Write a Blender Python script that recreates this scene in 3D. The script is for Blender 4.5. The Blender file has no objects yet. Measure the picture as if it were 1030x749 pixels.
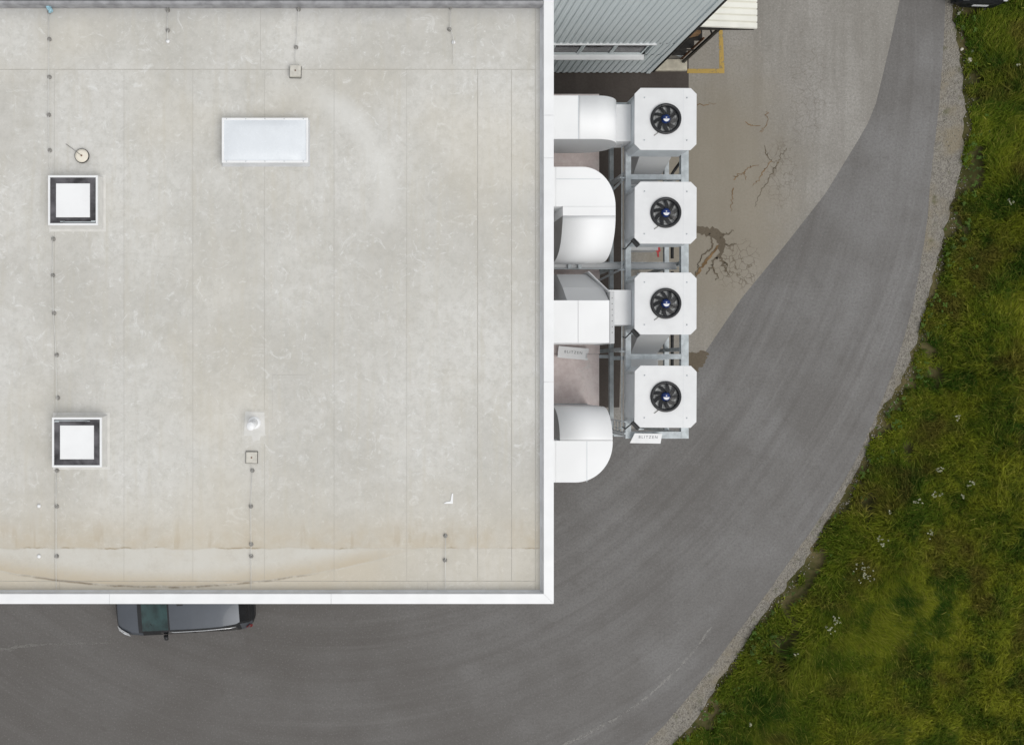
import bpy, math, random
import numpy as np
from mathutils import Vector, Matrix
random.seed(7); RNG = np.random.default_rng(11)
R = math.radians
S = bpy.context.scene
COL = S.collection

# ------------------------------------------------------------------ camera
CAM_H, F = 30.0, 890.0           # drone height (m), focal length in pixels of a 1030 px wide frame
NX, NY = 350.0, 374.0            # pixel straight below the drone
cam_d = bpy.data.cameras.new('camera'); cam = bpy.data.objects.new('camera', cam_d); COL.objects.link(cam)
cam.location = (0, 0, CAM_H); cam.rotation_euler = (0, 0, 0)
cam_d.sensor_fit = 'HORIZONTAL'; cam_d.sensor_width = 36.0
cam_d.lens = 36.0 * F / 1030.0
cam_d.shift_x = (515.0 - NX) / 1030.0
cam_d.shift_y = (NY - 374.5) / 1030.0
cam_d.clip_end = 2000
S.camera = cam
# ------------------------------------------------------------------ sky and sun (overcast)
SUN_EL, SUN_AZ = R(56), R(140)    # azimuth from +Y towards +X
w = bpy.data.worlds.new('World'); S.world = w; w.use_nodes = True
nt = w.node_tree; nt.nodes.clear()
sky = nt.nodes.new('ShaderNodeTexSky'); sky.sky_type = 'NISHITA'; sky.sun_disc = False
sky.sun_elevation = SUN_EL; sky.sun_rotation = SUN_AZ; sky.air_density = 1.0; sky.dust_density = 4.0
hs = nt.nodes.new('ShaderNodeHueSaturation'); hs.inputs['Saturation'].default_value = 0.22
mixc = nt.nodes.new('ShaderNodeMix'); mixc.data_type = 'RGBA'; mixc.inputs[0].default_value = 0.72
mixc.inputs[7].default_value = (7.7, 7.8, 7.95, 1)          # even cloud deck
bg = nt.nodes.new('ShaderNodeBackground'); bg.inputs['Strength'].default_value = 0.10
wo = nt.nodes.new('ShaderNodeOutputWorld')
nt.links.new(sky.outputs[0], hs.inputs['Color']); nt.links.new(hs.outputs[0], mixc.inputs[6])
nt.links.new(mixc.outputs[2], bg.inputs['Color']); nt.links.new(bg.outputs[0], wo.inputs['Surface'])
sl = bpy.data.lights.new('sun', 'SUN'); sl.energy = 1.1; sl.angle = R(38); sl.color = (1.0, 0.965, 0.91)
sun = bpy.data.objects.new('sun', sl); COL.objects.link(sun)
sd = Vector((math.sin(SUN_AZ) * math.cos(SUN_EL), math.cos(SUN_AZ) * math.cos(SUN_EL), math.sin(SUN_EL)))
sun.rotation_euler = (-sd).to_track_quat('-Z', 'Y').to_euler(); sun.location = (0, 0, 60)
V = S.view_settings; V.view_transform = 'Standard'; V.look = 'None'; V.gamma = 1; V.exposure = 0.08
V.use_curve_mapping = False

# ------------------------------------------------------------------ helpers
def P(px, py, h=0.0):
    k = (CAM_H - h) / F
    return ((px - NX) * k, (NY - py) * k, h)
def PXY(px, py, h=0.0): return P(px, py, h)[:2]
def lin(r, g, b):
    f = lambda c: (c / 255 / 12.92) if c / 255 <= 0.04045 else ((c / 255 + 0.055) / 1.055) ** 2.4
    return (f(r), f(g), f(b))

class MB:
    def __init__(s): s.v = []; s.f = []; s.sm = []
    def add(s, v, f, smooth=False):
        o = len(s.v); s.v += [tuple(p) for p in v]; s.f += [tuple(i + o for i in q) for q in f]; s.sm += [smooth] * len(f); return s
    def box(s, x0, x1, y0, y1, z0, z1, b=0.0):
        if x0 > x1: x0, x1 = x1, x0
        if y0 > y1: y0, y1 = y1, y0
        if b <= 0:
            v = [(x, y, z) for z in (z0, z1) for (x, y) in ((x0, y0), (x1, y0), (x1, y1), (x0, y1))]
            return s.add(v, [(3, 2, 1, 0), (4, 5, 6, 7), (0, 1, 5, 4), (1, 2, 6, 5), (2, 3, 7, 6), (3, 0, 4, 7)])
        v = []                                                  # chamfered top edge
        for z, i in ((z0, 0), (z1 - b, 0), (z1, b)):
            v += [(x0 + i, y0 + i, z), (x1 - i, y0 + i, z), (x1 - i, y1 - i, z), (x0 + i, y1 - i, z)]
        f = [(3, 2, 1, 0), (8, 9, 10, 11)]
        for k in (0, 4):
            for i in range(4):
                j = (i + 1) % 4; f.append((k + i, k + j, k + 4 + j, k + 4 + i))
        return s.add(v, f)
    def prism(s, pts, axis, a, b, smooth=False):
        """closed polygon pts (2-D) extruded along axis from a to b"""
        def m(p, t): return {'x': (t, p[0], p[1]), 'y': (p[0], t, p[1]), 'z': (p[0], p[1], t)}[axis]
        n = len(pts)
        ar = sum(pts[i][0] * pts[(i + 1) % n][1] - pts[(i + 1) % n][0] * pts[i][1] for i in range(n))
        if ar < 0: pts = pts[::-1]
        v = [m(p, a) for p in pts] + [m(p, b) for p in pts]
        flip = (axis == 'y') != (a > b)
        side = [(i, (i + 1) % n, n + (i + 1) % n, n + i) for i in range(n)]
        caps = [tuple(range(n - 1, -1, -1)), tuple(range(n, 2 * n))]
        if flip: side = [q[::-1] for q in side]; caps = [q[::-1] for q in caps]
        s.add(v, caps, False); o = len(s.v) - 2 * n
        s.f += [tuple(i + o for i in q) for q in side]; s.sm += [smooth] * n
        return s
    def tube(s, pts, r, n=8, cap=True, smooth=True):
        pts = [Vector(p) for p in pts]; rr = r if isinstance(r, (list, tuple)) else [r] * len(pts)
        v = []; f = []
        for i, p in enumerate(pts):
            d = (pts[min(i + 1, len(pts) - 1)] - pts[max(i - 1, 0)])
            d = d.normalized() if d.length > 1e-9 else Vector((0, 0, 1))
            u = d.orthogonal().normalized() if abs(d.z) > 0.95 else d.cross(Vector((0, 0, 1))).normalized()
            q = d.cross(u)
            for k in range(n):
                a = 2 * math.pi * k / n
                v.append(p + (u * math.cos(a) + q * math.sin(a)) * rr[i])
        for i in range(len(pts) - 1):
            for k in range(n):
                j = (k + 1) % n; f.append((i * n + k, i * n + j, (i + 1) * n + j, (i + 1) * n + k))
        s.add(v, f, smooth)
        if cap:
            o = len(s.v) - len(v)
            s.f += [tuple(o + k for k in range(n))[::-1], tuple(o + (len(pts) - 1) * n + k for k in range(n))]; s.sm += [False, False]
        return s
    def lathe(s, prof, c=(0, 0, 0), n=32, smooth=True):
        v = []; f = []
        for (r, z) in prof:
            for k in range(n):
                a = 2 * math.pi * k / n; v.append((c[0] + r * math.cos(a), c[1] + r * math.sin(a), c[2] + z))
        for i in range(len(prof) - 1):
            for k in range(n):
                j = (k + 1) % n; f.append((i * n + k, i * n + j, (i + 1) * n + j, (i + 1) * n + k))
        return s.add(v, f, smooth)
    def bar(s, a, b, wd, ht):
        """rectangular bar between two points"""
        a, b = Vector(a), Vector(b); d = (b - a).normalized()
        u = d.cross(Vector((0, 0, 1)));
        u = u.normalized() if u.length > 1e-4 else Vector((1, 0, 0))
        q = u.cross(d).normalized(); v = []
        for p in (a, b):
            for (i, j) in ((-1, -1), (1, -1), (1, 1), (-1, 1)): v.append(p + u * i * wd / 2 + q * j * ht / 2)
        return s.add(v, [(0, 1, 2, 3), (7, 6, 5, 4), (0, 4, 5, 1), (1, 5, 6, 2), (2, 6, 7, 3), (3, 7, 4, 0)])
    def mesh(s, name):
        me = bpy.data.meshes.new(name); me.from_pydata(s.v, [], s.f)
        me.polygons.foreach_set('use_smooth', s.sm); me.update(); return me
    def build(s, name, m, parent=None, off=(0, 0, 0)):
        return link(name, s.mesh(name), m, parent, off)

def link(name, me, m, parent=None, off=(0, 0, 0)):
    o = bpy.data.objects.new(name, me); COL.objects.link(o)
    if m and not me.materials: me.materials.append(m)
    o.location = off
    if parent: o.parent = parent
    return o
def tag(o, label, cat, group=None):
    o['label'] = label; o['category'] = cat
    if group: o['group'] = group
    return o
def struct(o): o['kind'] = 'structure'; return o
def empty(name, loc=(0, 0, 0), rz=0.0):
    o = bpy.data.objects.new(name, None); COL.objects.link(o); o.location = loc; o.rotation_euler.z = rz; o.empty_display_size = 0.2; return o
def copy_tree(o, parent=None):
    c = o.copy(); COL.objects.link(c); c.parent = parent
    for ch in list(o.children): copy_tree(ch, c)
    return c

# ------------------------------------------------------------------ material toolkit
class NT:
    def __init__(s, name):
        s.m = bpy.data.materials.new(name); s.m.use_nodes = True; s.t = s.m.node_tree
        s.b = s.t.nodes['Principled BSDF']; s.geo = s.t.nodes.new('ShaderNodeNewGeometry')
        s.pos = s.geo.outputs['Position']
    def n(s, k): return s.t.nodes.new(k)
    def l(s, a, b): s.t.links.new(a, b)
    def put(s, sock, val):
        if hasattr(val, 'node'): s.l(val, sock)
        elif isinstance(val, (tuple, list)) and len(val) == 3 and sock.type == 'RGBA': sock.default_value = (*val, 1)
        else: sock.default_value = val
    def math(s, op, a, b=0.0, c=None, clamp=False):
        x = s.n('ShaderNodeMath'); x.operation = op; x.use_clamp = clamp; s.put(x.inputs[0], a); s.put(x.inputs[1], b)
        if c is not None: s.put(x.inputs[2], c)
        return x.outputs[0]
    def noise(s, scale, detail=3, rough=0.55, vec=None, dist=0.0):
        x = s.n('ShaderNodeTexNoise'); x.inputs['Scale'].default_value = scale; x.inputs['Detail'].default_value = detail
        x.inputs['Roughness'].default_value = rough; x.inputs['Distortion'].default_value = dist
        s.l(vec if vec is not None else s.pos, x.inputs['Vector']); return x.outputs[0]
    def map(s, v, a, b, c=0.0, d=1.0, smooth=True):
        x = s.n('ShaderNodeMapRange'); x.interpolation_type = 'SMOOTHSTEP' if smooth else 'LINEAR'
        s.put(x.inputs[0], v); s.put(x.inputs[1], a); s.put(x.inputs[2], b); s.put(x.inputs[3], c); s.put(x.inputs[4], d); return x.outputs[0]
    def mix(s, f, a, b, mode='MIX'):
        x = s.n('ShaderNodeMix'); x.data_type = 'RGBA'; x.blend_type = mode
        s.put(x.inputs[0], f); s.put(x.inputs[6], a); s.put(x.inputs[7], b); return x.outputs[2]
    def xyz(s, vec=None):
        x = s.n('ShaderNodeSeparateXYZ'); s.l(vec if vec is not None else s.pos, x.inputs[0]); return x.outputs
    def comb(s, x, y, z=0.0):
        c = s.n('ShaderNodeCombineXYZ'); s.put(c.inputs[0], x); s.put(c.inputs[1], y); s.put(c.inputs[2], z); return c.outputs[0]
    def bump(s, h, strength=0.3, dist=0.01):
        x = s.n('ShaderNodeBump'); x.inputs['Strength'].default_value = strength; x.inputs['Distance'].default_value = dist
        s.l(h, x.inputs['Height']); s.l(x.outputs[0], s.b.inputs['Normal'])
    def done(s, col, rough=0.6, metal=0.0, spec=None):
        s.put(s.b.inputs['Base Color'], col); s.put(s.b.inputs['Roughness'], rough); s.put(s.b.inputs['Metallic'], metal)
        if spec is not None: s.b.inputs['Specular IOR Level'].default_value = spec
        return s.m

def simple(name, col, rough=0.5, metal=0.0, var=0.12, scale=6.0, spec=None, bump=0.0):
    t = NT(name); n1 = t.noise(scale, 4); f = t.map(n1, 0.3, 0.7)
    a = tuple(c * (1 - var) for c in col); b = tuple(min(1, c * (1 + var)) for c in col)
    c = t.mix(f, a, b)
    rg = t.map(t.noise(scale * 2.3, 3), 0.3, 0.7, max(0.05, rough - 0.08), min(1, rough + 0.08))
    if bump: t.bump(t.noise(scale * 12, 3), bump, 0.004)
    return t.done(c, rg, metal, spec)

def smooth_metal(name, col, rough, metal):
    t = NT(name); f = t.map(t.noise(0.9, 2, 0.4), 0.3, 0.7)
    return t.done(t.mix(f, tuple(c * 0.95 for c in col), col), rough, metal, 0.3)
M = {}
M['white_coat'] = simple('white_coated_sheet', (0.83, 0.84, 0.85), 0.38, 0, 0.03, 1.5)
M['white_lid'] = simple('white_lid_sheet', (0.74, 0.75, 0.76), 0.42, 0, 0.03, 2.5)
M['alu'] = smooth_metal('aluminium_cladding', (0.91, 0.92, 0.93), 0.62, 0.04)
M['alu_dull'] = smooth_metal('dull_aluminium', (0.56, 0.57, 0.58), 0.6, 0.15)
M['galv'] = simple('galvanised_steel', (0.46, 0.50, 0.52), 0.5, 0.25, 0.16, 5.0)
M['shade_metal'] = smooth_metal('shaded_side_metal', (0.42, 0.45, 0.45), 0.36, 0.85)  # darker duct-side metal, shade put into its colour
M['cab'] = simple('unit_cabinet_sheet', (0.58, 0.62, 0.65), 0.5, 0.1, 0.07, 2.0)
M['black'] = simple('black_plastic', (0.012, 0.013, 0.015), 0.42, 0, 0.2, 5)
M['black_rubber'] = simple('black_rubber', (0.014, 0.014, 0.014), 0.75, 0, 0.25, 8)
M['fan_inner'] = simple('fan_guide_sheet', (0.36, 0.37, 0.37), 0.5, 0.1, 0.15, 6)
M['hub_blue'] = simple('blue_hub_cap', (0.016, 0.042, 0.18), 0.35, 0, 0.1, 9)
M['hub_white'] = simple('white_hub_print', (0.75, 0.76, 0.78), 0.4, 0, 0.03, 9)
M['dark_in'] = simple('dark_interior', (0.02, 0.02, 0.022), 0.6, 0, 0.3, 4)
M['dark_glass'] = simple('dark_glazing', (0.075, 0.072, 0.078), 0.10, 0, 0.7, 2.6)  # strong mottle paints reflections into the glass tone
M['brick_red'] = simple('red_brown_pipe', (0.20, 0.10, 0.07), 0.6, 0, 0.2, 6)
M['concrete'] = simple('pale_concrete', lin(186, 180, 164), 0.85, 0, 0.15, 5, bump=0.3)
M['cream'] = simple('cream_sheet', lin(230, 229, 220), 0.5, 0, 0.05, 1.5)
M['dark_steel'] = simple('dark_steel', (0.03, 0.028, 0.026), 0.5, 0.3, 0.3, 6)
M['rust'] = simple('rusty_steel', (0.16, 0.07, 0.03), 0.75, 0.1, 0.4, 7)
M['card'] = simple('brown_cardboard', (0.27, 0.16, 0.08), 0.85, 0, 0.2, 5)
M['yellow_paint'] = simple('yellow_enamel', (0.55, 0.33, 0.04), 0.5, 0, 0.15, 4)
M['wall_grey'] = simple('light_wall_panel', (0.52, 0.53, 0.53), 0.6, 0, 0.05, 1.0)
M['lead'] = simple('grey_upstand_membrane', lin(206, 208, 211), 0.6, 0, 0.08, 3.0)
M['dirty_upstand'] = simple('dark_grimy_upstand', lin(150, 150, 153), 0.7, 0, 0.22, 4.0)
M['dark_cap'] = simple('dark_capping', (0.02, 0.02, 0.02), 0.5, 0, 0.3, 4)
M['pad'] = simple('beige_pad', lin(198, 195, 186), 0.8, 0, 0.10, 9, bump=0.2)
M['holder'] = simple('grey_wire_holder', lin(138, 136, 132), 0.7, 0, 0.2, 12)
M['wire'] = simple('aluminium_wire', lin(212, 212, 208), 0.5, 0.3, 0.05, 12)
M['soil'] = None

# roof membrane: pale grey, mottled, dirt-streaked, ponding stains towards the south gutter
def rx_(px): return (px - NX) * 22.25 / F
def ry_(py): return (NY - py) * 22.25 / F
def roof_mat():
    t = NT('roof_membrane'); x, y, z = t.xyz()
    oi = t.n('ShaderNodeObjectInfo')
    c = t.mix(t.map(t.noise(0.35, 4, 0.6), 0.32, 0.68), lin(190, 188, 182), lin(210, 209, 205))
    c = t.mix(t.map(oi.outputs['Random'], 0, 1, 0.0, 0.16, False), c, lin(190, 188, 178))
    c = t.mix(t.map(t.noise(0.9, 6, 0.72, None, 0.8), 0.48, 0.68, 0, 0.42), c, lin(184, 181, 172))
    c = t.mix(t.map(t.noise(1.7, 6, 0.75, t.comb(t.math('ADD', x, 17.0), y), 1.2), 0.54, 0.72, 0, 0.40), c, lin(222, 223, 222))
    # fine speckle and brushed smears
    c = t.mix(t.map(t.noise(6, 6, 0.75), 0.40, 0.70, 0, 0.45), c, lin(172, 171, 164))
    st = t.comb(t.math('MULTIPLY', x, 5.5), t.math('MULTIPLY', y, 0.35))
    c = t.mix(t.map(t.noise(1.0, 4, 0.6, st), 0.48, 0.72, 0, 0.40), c, lin(190, 186, 174))
    sw = t.noise(2.2, 5, 0.75, None, 2.4)
    c = t.mix(t.map(sw, 0.55, 0.69, 0, 0.46), c, lin(227, 228, 227))
    fl = t.noise(14, 3, 0.6, None, 1.5)
    c = t.mix(t.map(fl, 0.65, 0.76, 0, 0.42), c, lin(242, 242, 240))
    # beige dirt: around the middle and strong towards the southern edge
    big = t.noise(0.22, 3, 0.5)
    mid = t.map(big, 0.48, 0.66, 0, 0.30)
    c = t.mix(mid, c, lin(205, 198, 182))
    n2 = t.noise(0.55, 4, 0.6)
    yy = t.math('ADD', y, t.math('MULTIPLY', t.math('SUBTRACT', n2, 0.5), 1.6))
    c = t.mix(t.map(yy, -2.0, -4.6, 0, 0.40), c, lin(196, 188, 171))
    # dried pond: silt lens with a straight upper tide line and a sagging lower one
    wob2 = t.math('SUBTRACT', t.noise(1.1, 4, 0.6, t.comb(x, 9.1, 0.0)), 0.5); fine = t.noise(3.0, 5, 0.7)
    yu = t.math('ADD', ry_(551), t.math('MULTIPLY', wob2, 0.22))
    u = t.math('DIVIDE', t.math('SUBTRACT', x, rx_(165)), 6.6)
    yl = t.math('ADD', t.math('ADD', ry_(590), t.math('MULTIPLY', t.math('MULTIPLY', u, u), 1.0)), t.math('MULTIPLY', wob2, 0.10))
    fade = t.math('MULTIPLY', t.map(t.math('ABSOLUTE', u), 0.72, 1.02, 1, 0), t.map(t.noise(1.4, 5, 0.7), 0.28, 0.55, 0.45, 1.0))
    du = t.math('SUBTRACT', yu, y); dl = t.math('SUBTRACT', y, yl)
    above = t.math('MULTIPLY', t.map(du, -1.0, -0.03), t.map(du, -0.03, 0.02, 1, 0))
    c = t.mix(t.math('MULTIPLY', above, t.map(t.noise(2.2, 4), 0.3, 0.7, 0.15, 0.55)), c, lin(186, 173, 150))
    blk = t.noise(1.0, 3, 0.6, t.comb(t.math('MULTIPLY', x, 2.2), t.math('MULTIPLY', y, 0.45)))
    c = t.mix(t.math('MULTIPLY', above, t.map(blk, 0.55, 0.64, 0, 0.4)), c, lin(172, 158, 134))
    inside = t.math('MULTIPLY', t.map(du, -0.01, 0.06), t.map(dl, 0.0, 0.05))
    silt = t.mix(t.map(dl, 0.02, 0.55, 0.95, 0.0), lin(203, 201, 194), lin(186, 173, 150))
    silt = t.mix(t.map(fine, 0.5, 0.72, 0, 0.4), silt, lin(184, 179, 168))
    c = t.mix(t.math('MULTIPLY', t.math('MULTIPLY', inside, fade), 0.8), c, silt)
    below = t.math('MULTIPLY', t.map(du, 0.0, 0.1), t.map(dl, 0.02, -0.02))
    c = t.mix(t.math('MULTIPLY', t.math('MULTIPLY', below, fade), 0.45), c, lin(194, 183, 162))
    ln = t.math('MULTIPLY', t.map(t.math('ABSOLUTE', dl), 0.0, 0.045, 1, 0), t.math('MULTIPLY', t.map(t.math('ABSOLUTE', u), 0.35, 0.75, 1, 0.0), t.map(t.noise(1.3, 4, 0.7), 0.38, 0.58, 0.05, 0.8)))
    c = t.mix(ln, c, lin(116, 100, 78))
    lu = t.math('MULTIPLY', t.map(t.math('ABSOLUTE', du), 0.0, 0.03, 1, 0), t.map(t.noise(0.9, 4, 0.7, t.comb(x, 2.0, 0.0)), 0.5, 0.62, 0.1, 0.8))
    c = t.mix(lu, c, lin(150, 134, 108))
    ax = t.math('SUBTRACT', x, rx_(288)); ay = t.math('SUBTRACT', y, ry_(192))
    ar = t.math('SQRT', t.math('ADD', t.math('MULTIPLY', ax, ax), t.math('MULTIPLY', ay, ay)))
    ad = t.math('ABSOLUTE', t.math('ADD', t.math('SUBTRACT', ar, 2.45), t.math('MULTIPLY', t.math('SUBTRACT', n2, 0.5), 0.9)))
    am = t.math('MULTIPLY', t.map(ad, 0.05, 0.5, 1, 0), t.math('MULTIPLY', t.map(ax, 0.2, 1.2), t.map(ay, -1.6, 0.2)))
    c = t.mix(t.math('MULTIPLY', am, 0.4), c, lin(222, 222, 219))
    # grime along the north edge
    c = t.mix(t.map(t.math('ADD', y, t.math('MULTIPLY', n2, 0.5)), 8.9, 9.6, 0, 0.5), c, lin(165, 167, 170))
    t.bump(t.noise(7, 4, 0.6), 0.25, 0.01)
    return t.done(c, t.map(sw, 0.3, 0.7, 0.55, 0.72), 0, 0.3)
M['roof'] = roof_mat()
M['seam'] = simple('seam_dirt', lin(172, 169, 161), 0.8, 0, 0.2, 6)
M['patch'] = simple('newer_membrane_patch', lin(212, 211, 207), 0.6, 0, 0.05, 5)

RC = PXY(330, 40)      # approximate centre of the road bend
def asphalt(name, c0, c1, dark, grit=0.5, streak=0.35, crack=None, brown=None, straight=False):
    t = NT(name); x, y, z = t.xyz()
    c = t.mix(t.map(t.noise(0.30, 4, 0.6), 0.34, 0.66), c0, c1)
    if straight:
        sv = t.comb(t.math('MULTIPLY', x, 1.6), t.math('MULTIPLY', y, 0.14))
    else:
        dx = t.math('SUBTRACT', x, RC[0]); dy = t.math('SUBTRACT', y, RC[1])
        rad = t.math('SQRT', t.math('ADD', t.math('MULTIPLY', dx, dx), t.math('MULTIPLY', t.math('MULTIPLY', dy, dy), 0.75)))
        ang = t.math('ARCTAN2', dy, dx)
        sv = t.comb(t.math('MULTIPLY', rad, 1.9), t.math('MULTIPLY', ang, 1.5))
    s1 = t.noise(1.0, 5, 0.65, sv)
    c = t.mix(t.map(s1, 0.40, 0.68, 0, streak), c, dark)
    c = t.mix(t.map(t.noise(1.0, 5, 0.6, t.comb(t.math('MULTIPLY', rad, 2.6), t.math('MULTIPLY', ang, 1.1), 4.0)) if not straight else s1, 0.54, 0.70, 0.0, 0.36), c, tuple(min(1, k * 1.25) for k in c1))
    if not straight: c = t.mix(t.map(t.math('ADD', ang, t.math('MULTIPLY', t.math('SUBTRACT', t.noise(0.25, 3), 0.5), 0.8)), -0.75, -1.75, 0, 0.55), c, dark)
    g = t.noise(13, 4, 0.8)
    c = t.mix(t.map(g, 0.42, 0.64, 0, grit), c, tuple(k * 0.70 for k in c0))
    g2 = t.noise(17, 3, 0.8, t.comb(t.math('ADD', x, 13.0), y))
    c = t.mix(t.map(g2, 0.54, 0.70, 0, grit * 0.7), c, tuple(min(1, k * 1.45) for k in c1))
    c = t.mix(t.map(t.noise(1.6, 5, 0.7), 0.52, 0.75, 0, 0.30), c, dark)
    if brown:
        bx, by, br, bc = brown
        d = t.math('SQRT', t.math('ADD', t.math('POWER', t.math('SUBTRACT', x, bx), 2), t.math('POWER', t.math('MULTIPLY', t.math('SUBTRACT', y, by), 0.55), 2)))
        d = t.math('ADD', d, t.math('MULTIPLY', t.math('SUBTRACT', t.noise(0.9, 4), 0.5), 1.6))
        c = t.mix(t.map(d, br * 0.25, br, 0.75, 0), c, bc)
    if crack:
        wv = t.n('ShaderNodeTexVoronoi'); wv.feature = 'DISTANCE_TO_EDGE'; wv.inputs['Scale'].default_value = 3.4
        va = t.n('ShaderNodeVectorMath'); va.operation = 'ADD'
        nn = t.n('ShaderNodeTexNoise'); nn.inputs['Scale'].default_value = 2.6; t.l(t.pos, nn.inputs['Vector'])
        vs = t.n('ShaderNodeVectorMath'); vs.operation = 'SCALE'; vs.inputs[3].default_value = 0.5
        t.l(nn.outputs['Color'], vs.inputs[0]); t.l(t.pos, va.inputs[0]); t.l(vs.outputs[0], va.inputs[1]); t.l(va.outputs[0], wv.inputs['Vector'])
        line = t.map(wv.outputs['Distance'], 0.0, 0.055, 1, 0)
        mask = 0.0
        for (cx, cy, rx, ry, k) in crack:
            d = t.math('ADD', t.math('POWER', t.math('DIVIDE', t.math('SUBTRACT', x, cx), rx), 2), t.math('POWER', t.math('DIVIDE', t.math('SUBTRACT', y, cy), ry), 2))
            d = t.math('ADD', d, t.math('MULTIPLY', t.math('SUBTRACT', t.noise(1.2, 4), 0.5), 1.5))
            mask = t.math('MAXIMUM', mask, t.map(d, 0.25, 1.0, k, 0))
        c = t.mix(t.math('MULTIPLY', line, mask), c, lin(88, 78, 64))
    t.bump(g, 0.5, 0.006)
    return t.done(c, 0.88, 0, 0.25)

cx1 = PXY(742, 268); cx2 = PXY(812, 95); cx3 = PXY(785, 175)
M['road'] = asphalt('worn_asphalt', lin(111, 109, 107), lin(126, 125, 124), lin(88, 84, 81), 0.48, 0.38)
M['yard'] = asphalt('old_bleached_asphalt', lin(142, 139, 133), lin(157, 154, 149), lin(116, 111, 104), 0.60, 0.5,
                    crack=[(cx1[0], cx1[1], 1.0, 1.0, 0.7), (cx2[0], cx2[1], 0.8, 2.4, 0.35), (cx3[0], cx3[1], 0.7, 1.4, 0.45)],
                    brown=(*PXY(716, 200), 4.0, lin(138, 130, 115)), straight=True)
M['patch_shade_asphalt'] = asphalt('dark_patch_and_shade_asphalt', lin(72, 66, 62), lin(82, 76, 72), lin(58, 52, 48), 0.4, 0.3, straight=True)
M['stain'] = asphalt('damp_stain', lin(98, 89, 76), lin(106, 97, 84), lin(84, 75, 62), 0.4, 0.3, straight=True)
M['crack'] = simple('crack_dirt', lin(92, 82, 66), 0.9, 0, 0.3, 4)
M['rustcrack'] = simple('rusty_crack_dirt', lin(116, 92, 62), 0.9, 0, 0.3, 4)

def worn_line_mat(name, col, thr, under, amax=0.85):
    t = NT(name)
    f = t.map(t.math('ADD', t.noise(7, 5, 0.75), t.math('MULTIPLY', t.noise(0.8, 2), 0.25)), thr, thr + 0.14)
    c = t.mix(f, under, col)
    a = t.map(f, 0, 1, 0.0, amax)
    t.l(a, t.b.inputs['Alpha'])
    return t.done(c, 0.7)
M['yellow_line'] = worn_line_mat('worn_yellow_road_paint', lin(184, 154, 80), 0.46, lin(160, 142, 92))
M['faint_line'] = worn_line_mat('faint_tyre_scuff', lin(150, 148, 144), 0.52, lin(120, 118, 114), 0.35)
M['white_line'] = worn_line_mat('worn_white_road_paint', lin(190, 188, 182), 0.53, lin(150, 148, 142), 0.25)

def gravel_mat():
    t = NT('gravel_verge')
    v = t.n('ShaderNodeTexVoronoi'); v.inputs['Scale'].default_value = 30; t.l(t.pos, v.inputs['Vector'])
    b = t.n('ShaderNodeRGBToBW'); t.l(v.outputs['Color'], b.inputs[0])
    c = t.mix(t.map(b.outputs[0], 0.2, 0.8), lin(114, 110, 104), lin(142, 138, 130))
    c = t.mix(t.map(t.noise(0.8, 4), 0.45, 0.7, 0, 0.6), c, lin(132, 122, 100))
    c = t.mix(t.map(t.noise(2.3, 4), 0.58, 0.72, 0, 0.5), c, lin(74, 78, 40))
    t.bump(v.outputs['Distance'], 0.6, 0.02)
    return t.done(c, 0.9, 0, 0.2)
M['gravel'] = gravel_mat()
M['pebble'] = simple('pebble', lin(146, 141, 130), 0.85, 0, 0.3, 3.1)
def soil_mat():
    t = NT('meadow_soil')
    c = t.mix(t.map(t.noise(0.6, 5, 0.65), 0.35, 0.65), (0.055, 0.055, 0.018), (0.125, 0.105, 0.050))
    c = t.mix(t.map(t.noise(6, 4, 0.7), 0.45, 0.75), c, (0.040, 0.052, 0.014))
    return t.done(c, 0.95, 0, 0.1)
M['soil'] = soil_mat()
def grass_mat():
    t = NT('meadow_grass'); x, y, z = t.xyz()
    at = t.n('ShaderNodeAttribute'); at.attribute_name = 'tint'; tint = at.outputs['Fac']
    n1 = t.noise(0.33, 4, 0.6); n2 = t.noise(0.75, 4, 0.6, t.comb(t.math('ADD', x, 31.0), y)); n3 = t.noise(0.5, 3, 0.6, t.comb(x, t.math('ADD', y, 57.0)))
    c = t.mix(t.map(n1, 0.38, 0.62), (0.034, 0.078, 0.008), (0.108, 0.155, 0.012))
    yel = t.math('MULTIPLY', t.map(n2, 0.40, 0.60), t.map(t.math('SUBTRACT', x, t.math('MULTIPLY', y, 0.35)), 15.0, 24.0, 0.2, 1.0))
    c = t.mix(yel, c, (0.230, 0.255, 0.020))
    c = t.mix(t.map(n3, 0.50, 0.68, 0, 0.75), c, (0.100, 0.078, 0.020))
    c = t.mix(t.map(tint, 0.0, 0.45, 0.75, 0.0, False), c, (0.024, 0.050, 0.007))
    c = t.mix(t.map(tint, 0.66, 1.0, 0.0, 0.65, False), c, (0.42, 0.37, 0.085))
    t.b.inputs['Transmission Weight'].default_value = 0.0
    return t.done(c, 0.85, 0, 0.06)
M['grass'] = grass_mat()
M['petal'] = simple('white_petals', (0.62, 0.62, 0.46), 0.8, 0, 0.1, 8)
M['stem'] = simple('green_stem', (0.06, 0.11, 0.02), 0.7, 0, 0.2, 8)
M['leaf'] = simple('weed_leaf', (0.060, 0.115, 0.010), 0.8, 0, 0.35, 2.5)
M['stone'] = simple('pale_stone', lin(196, 192, 178), 0.9, 0, 0.18, 6, bump=0.4)

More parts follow.
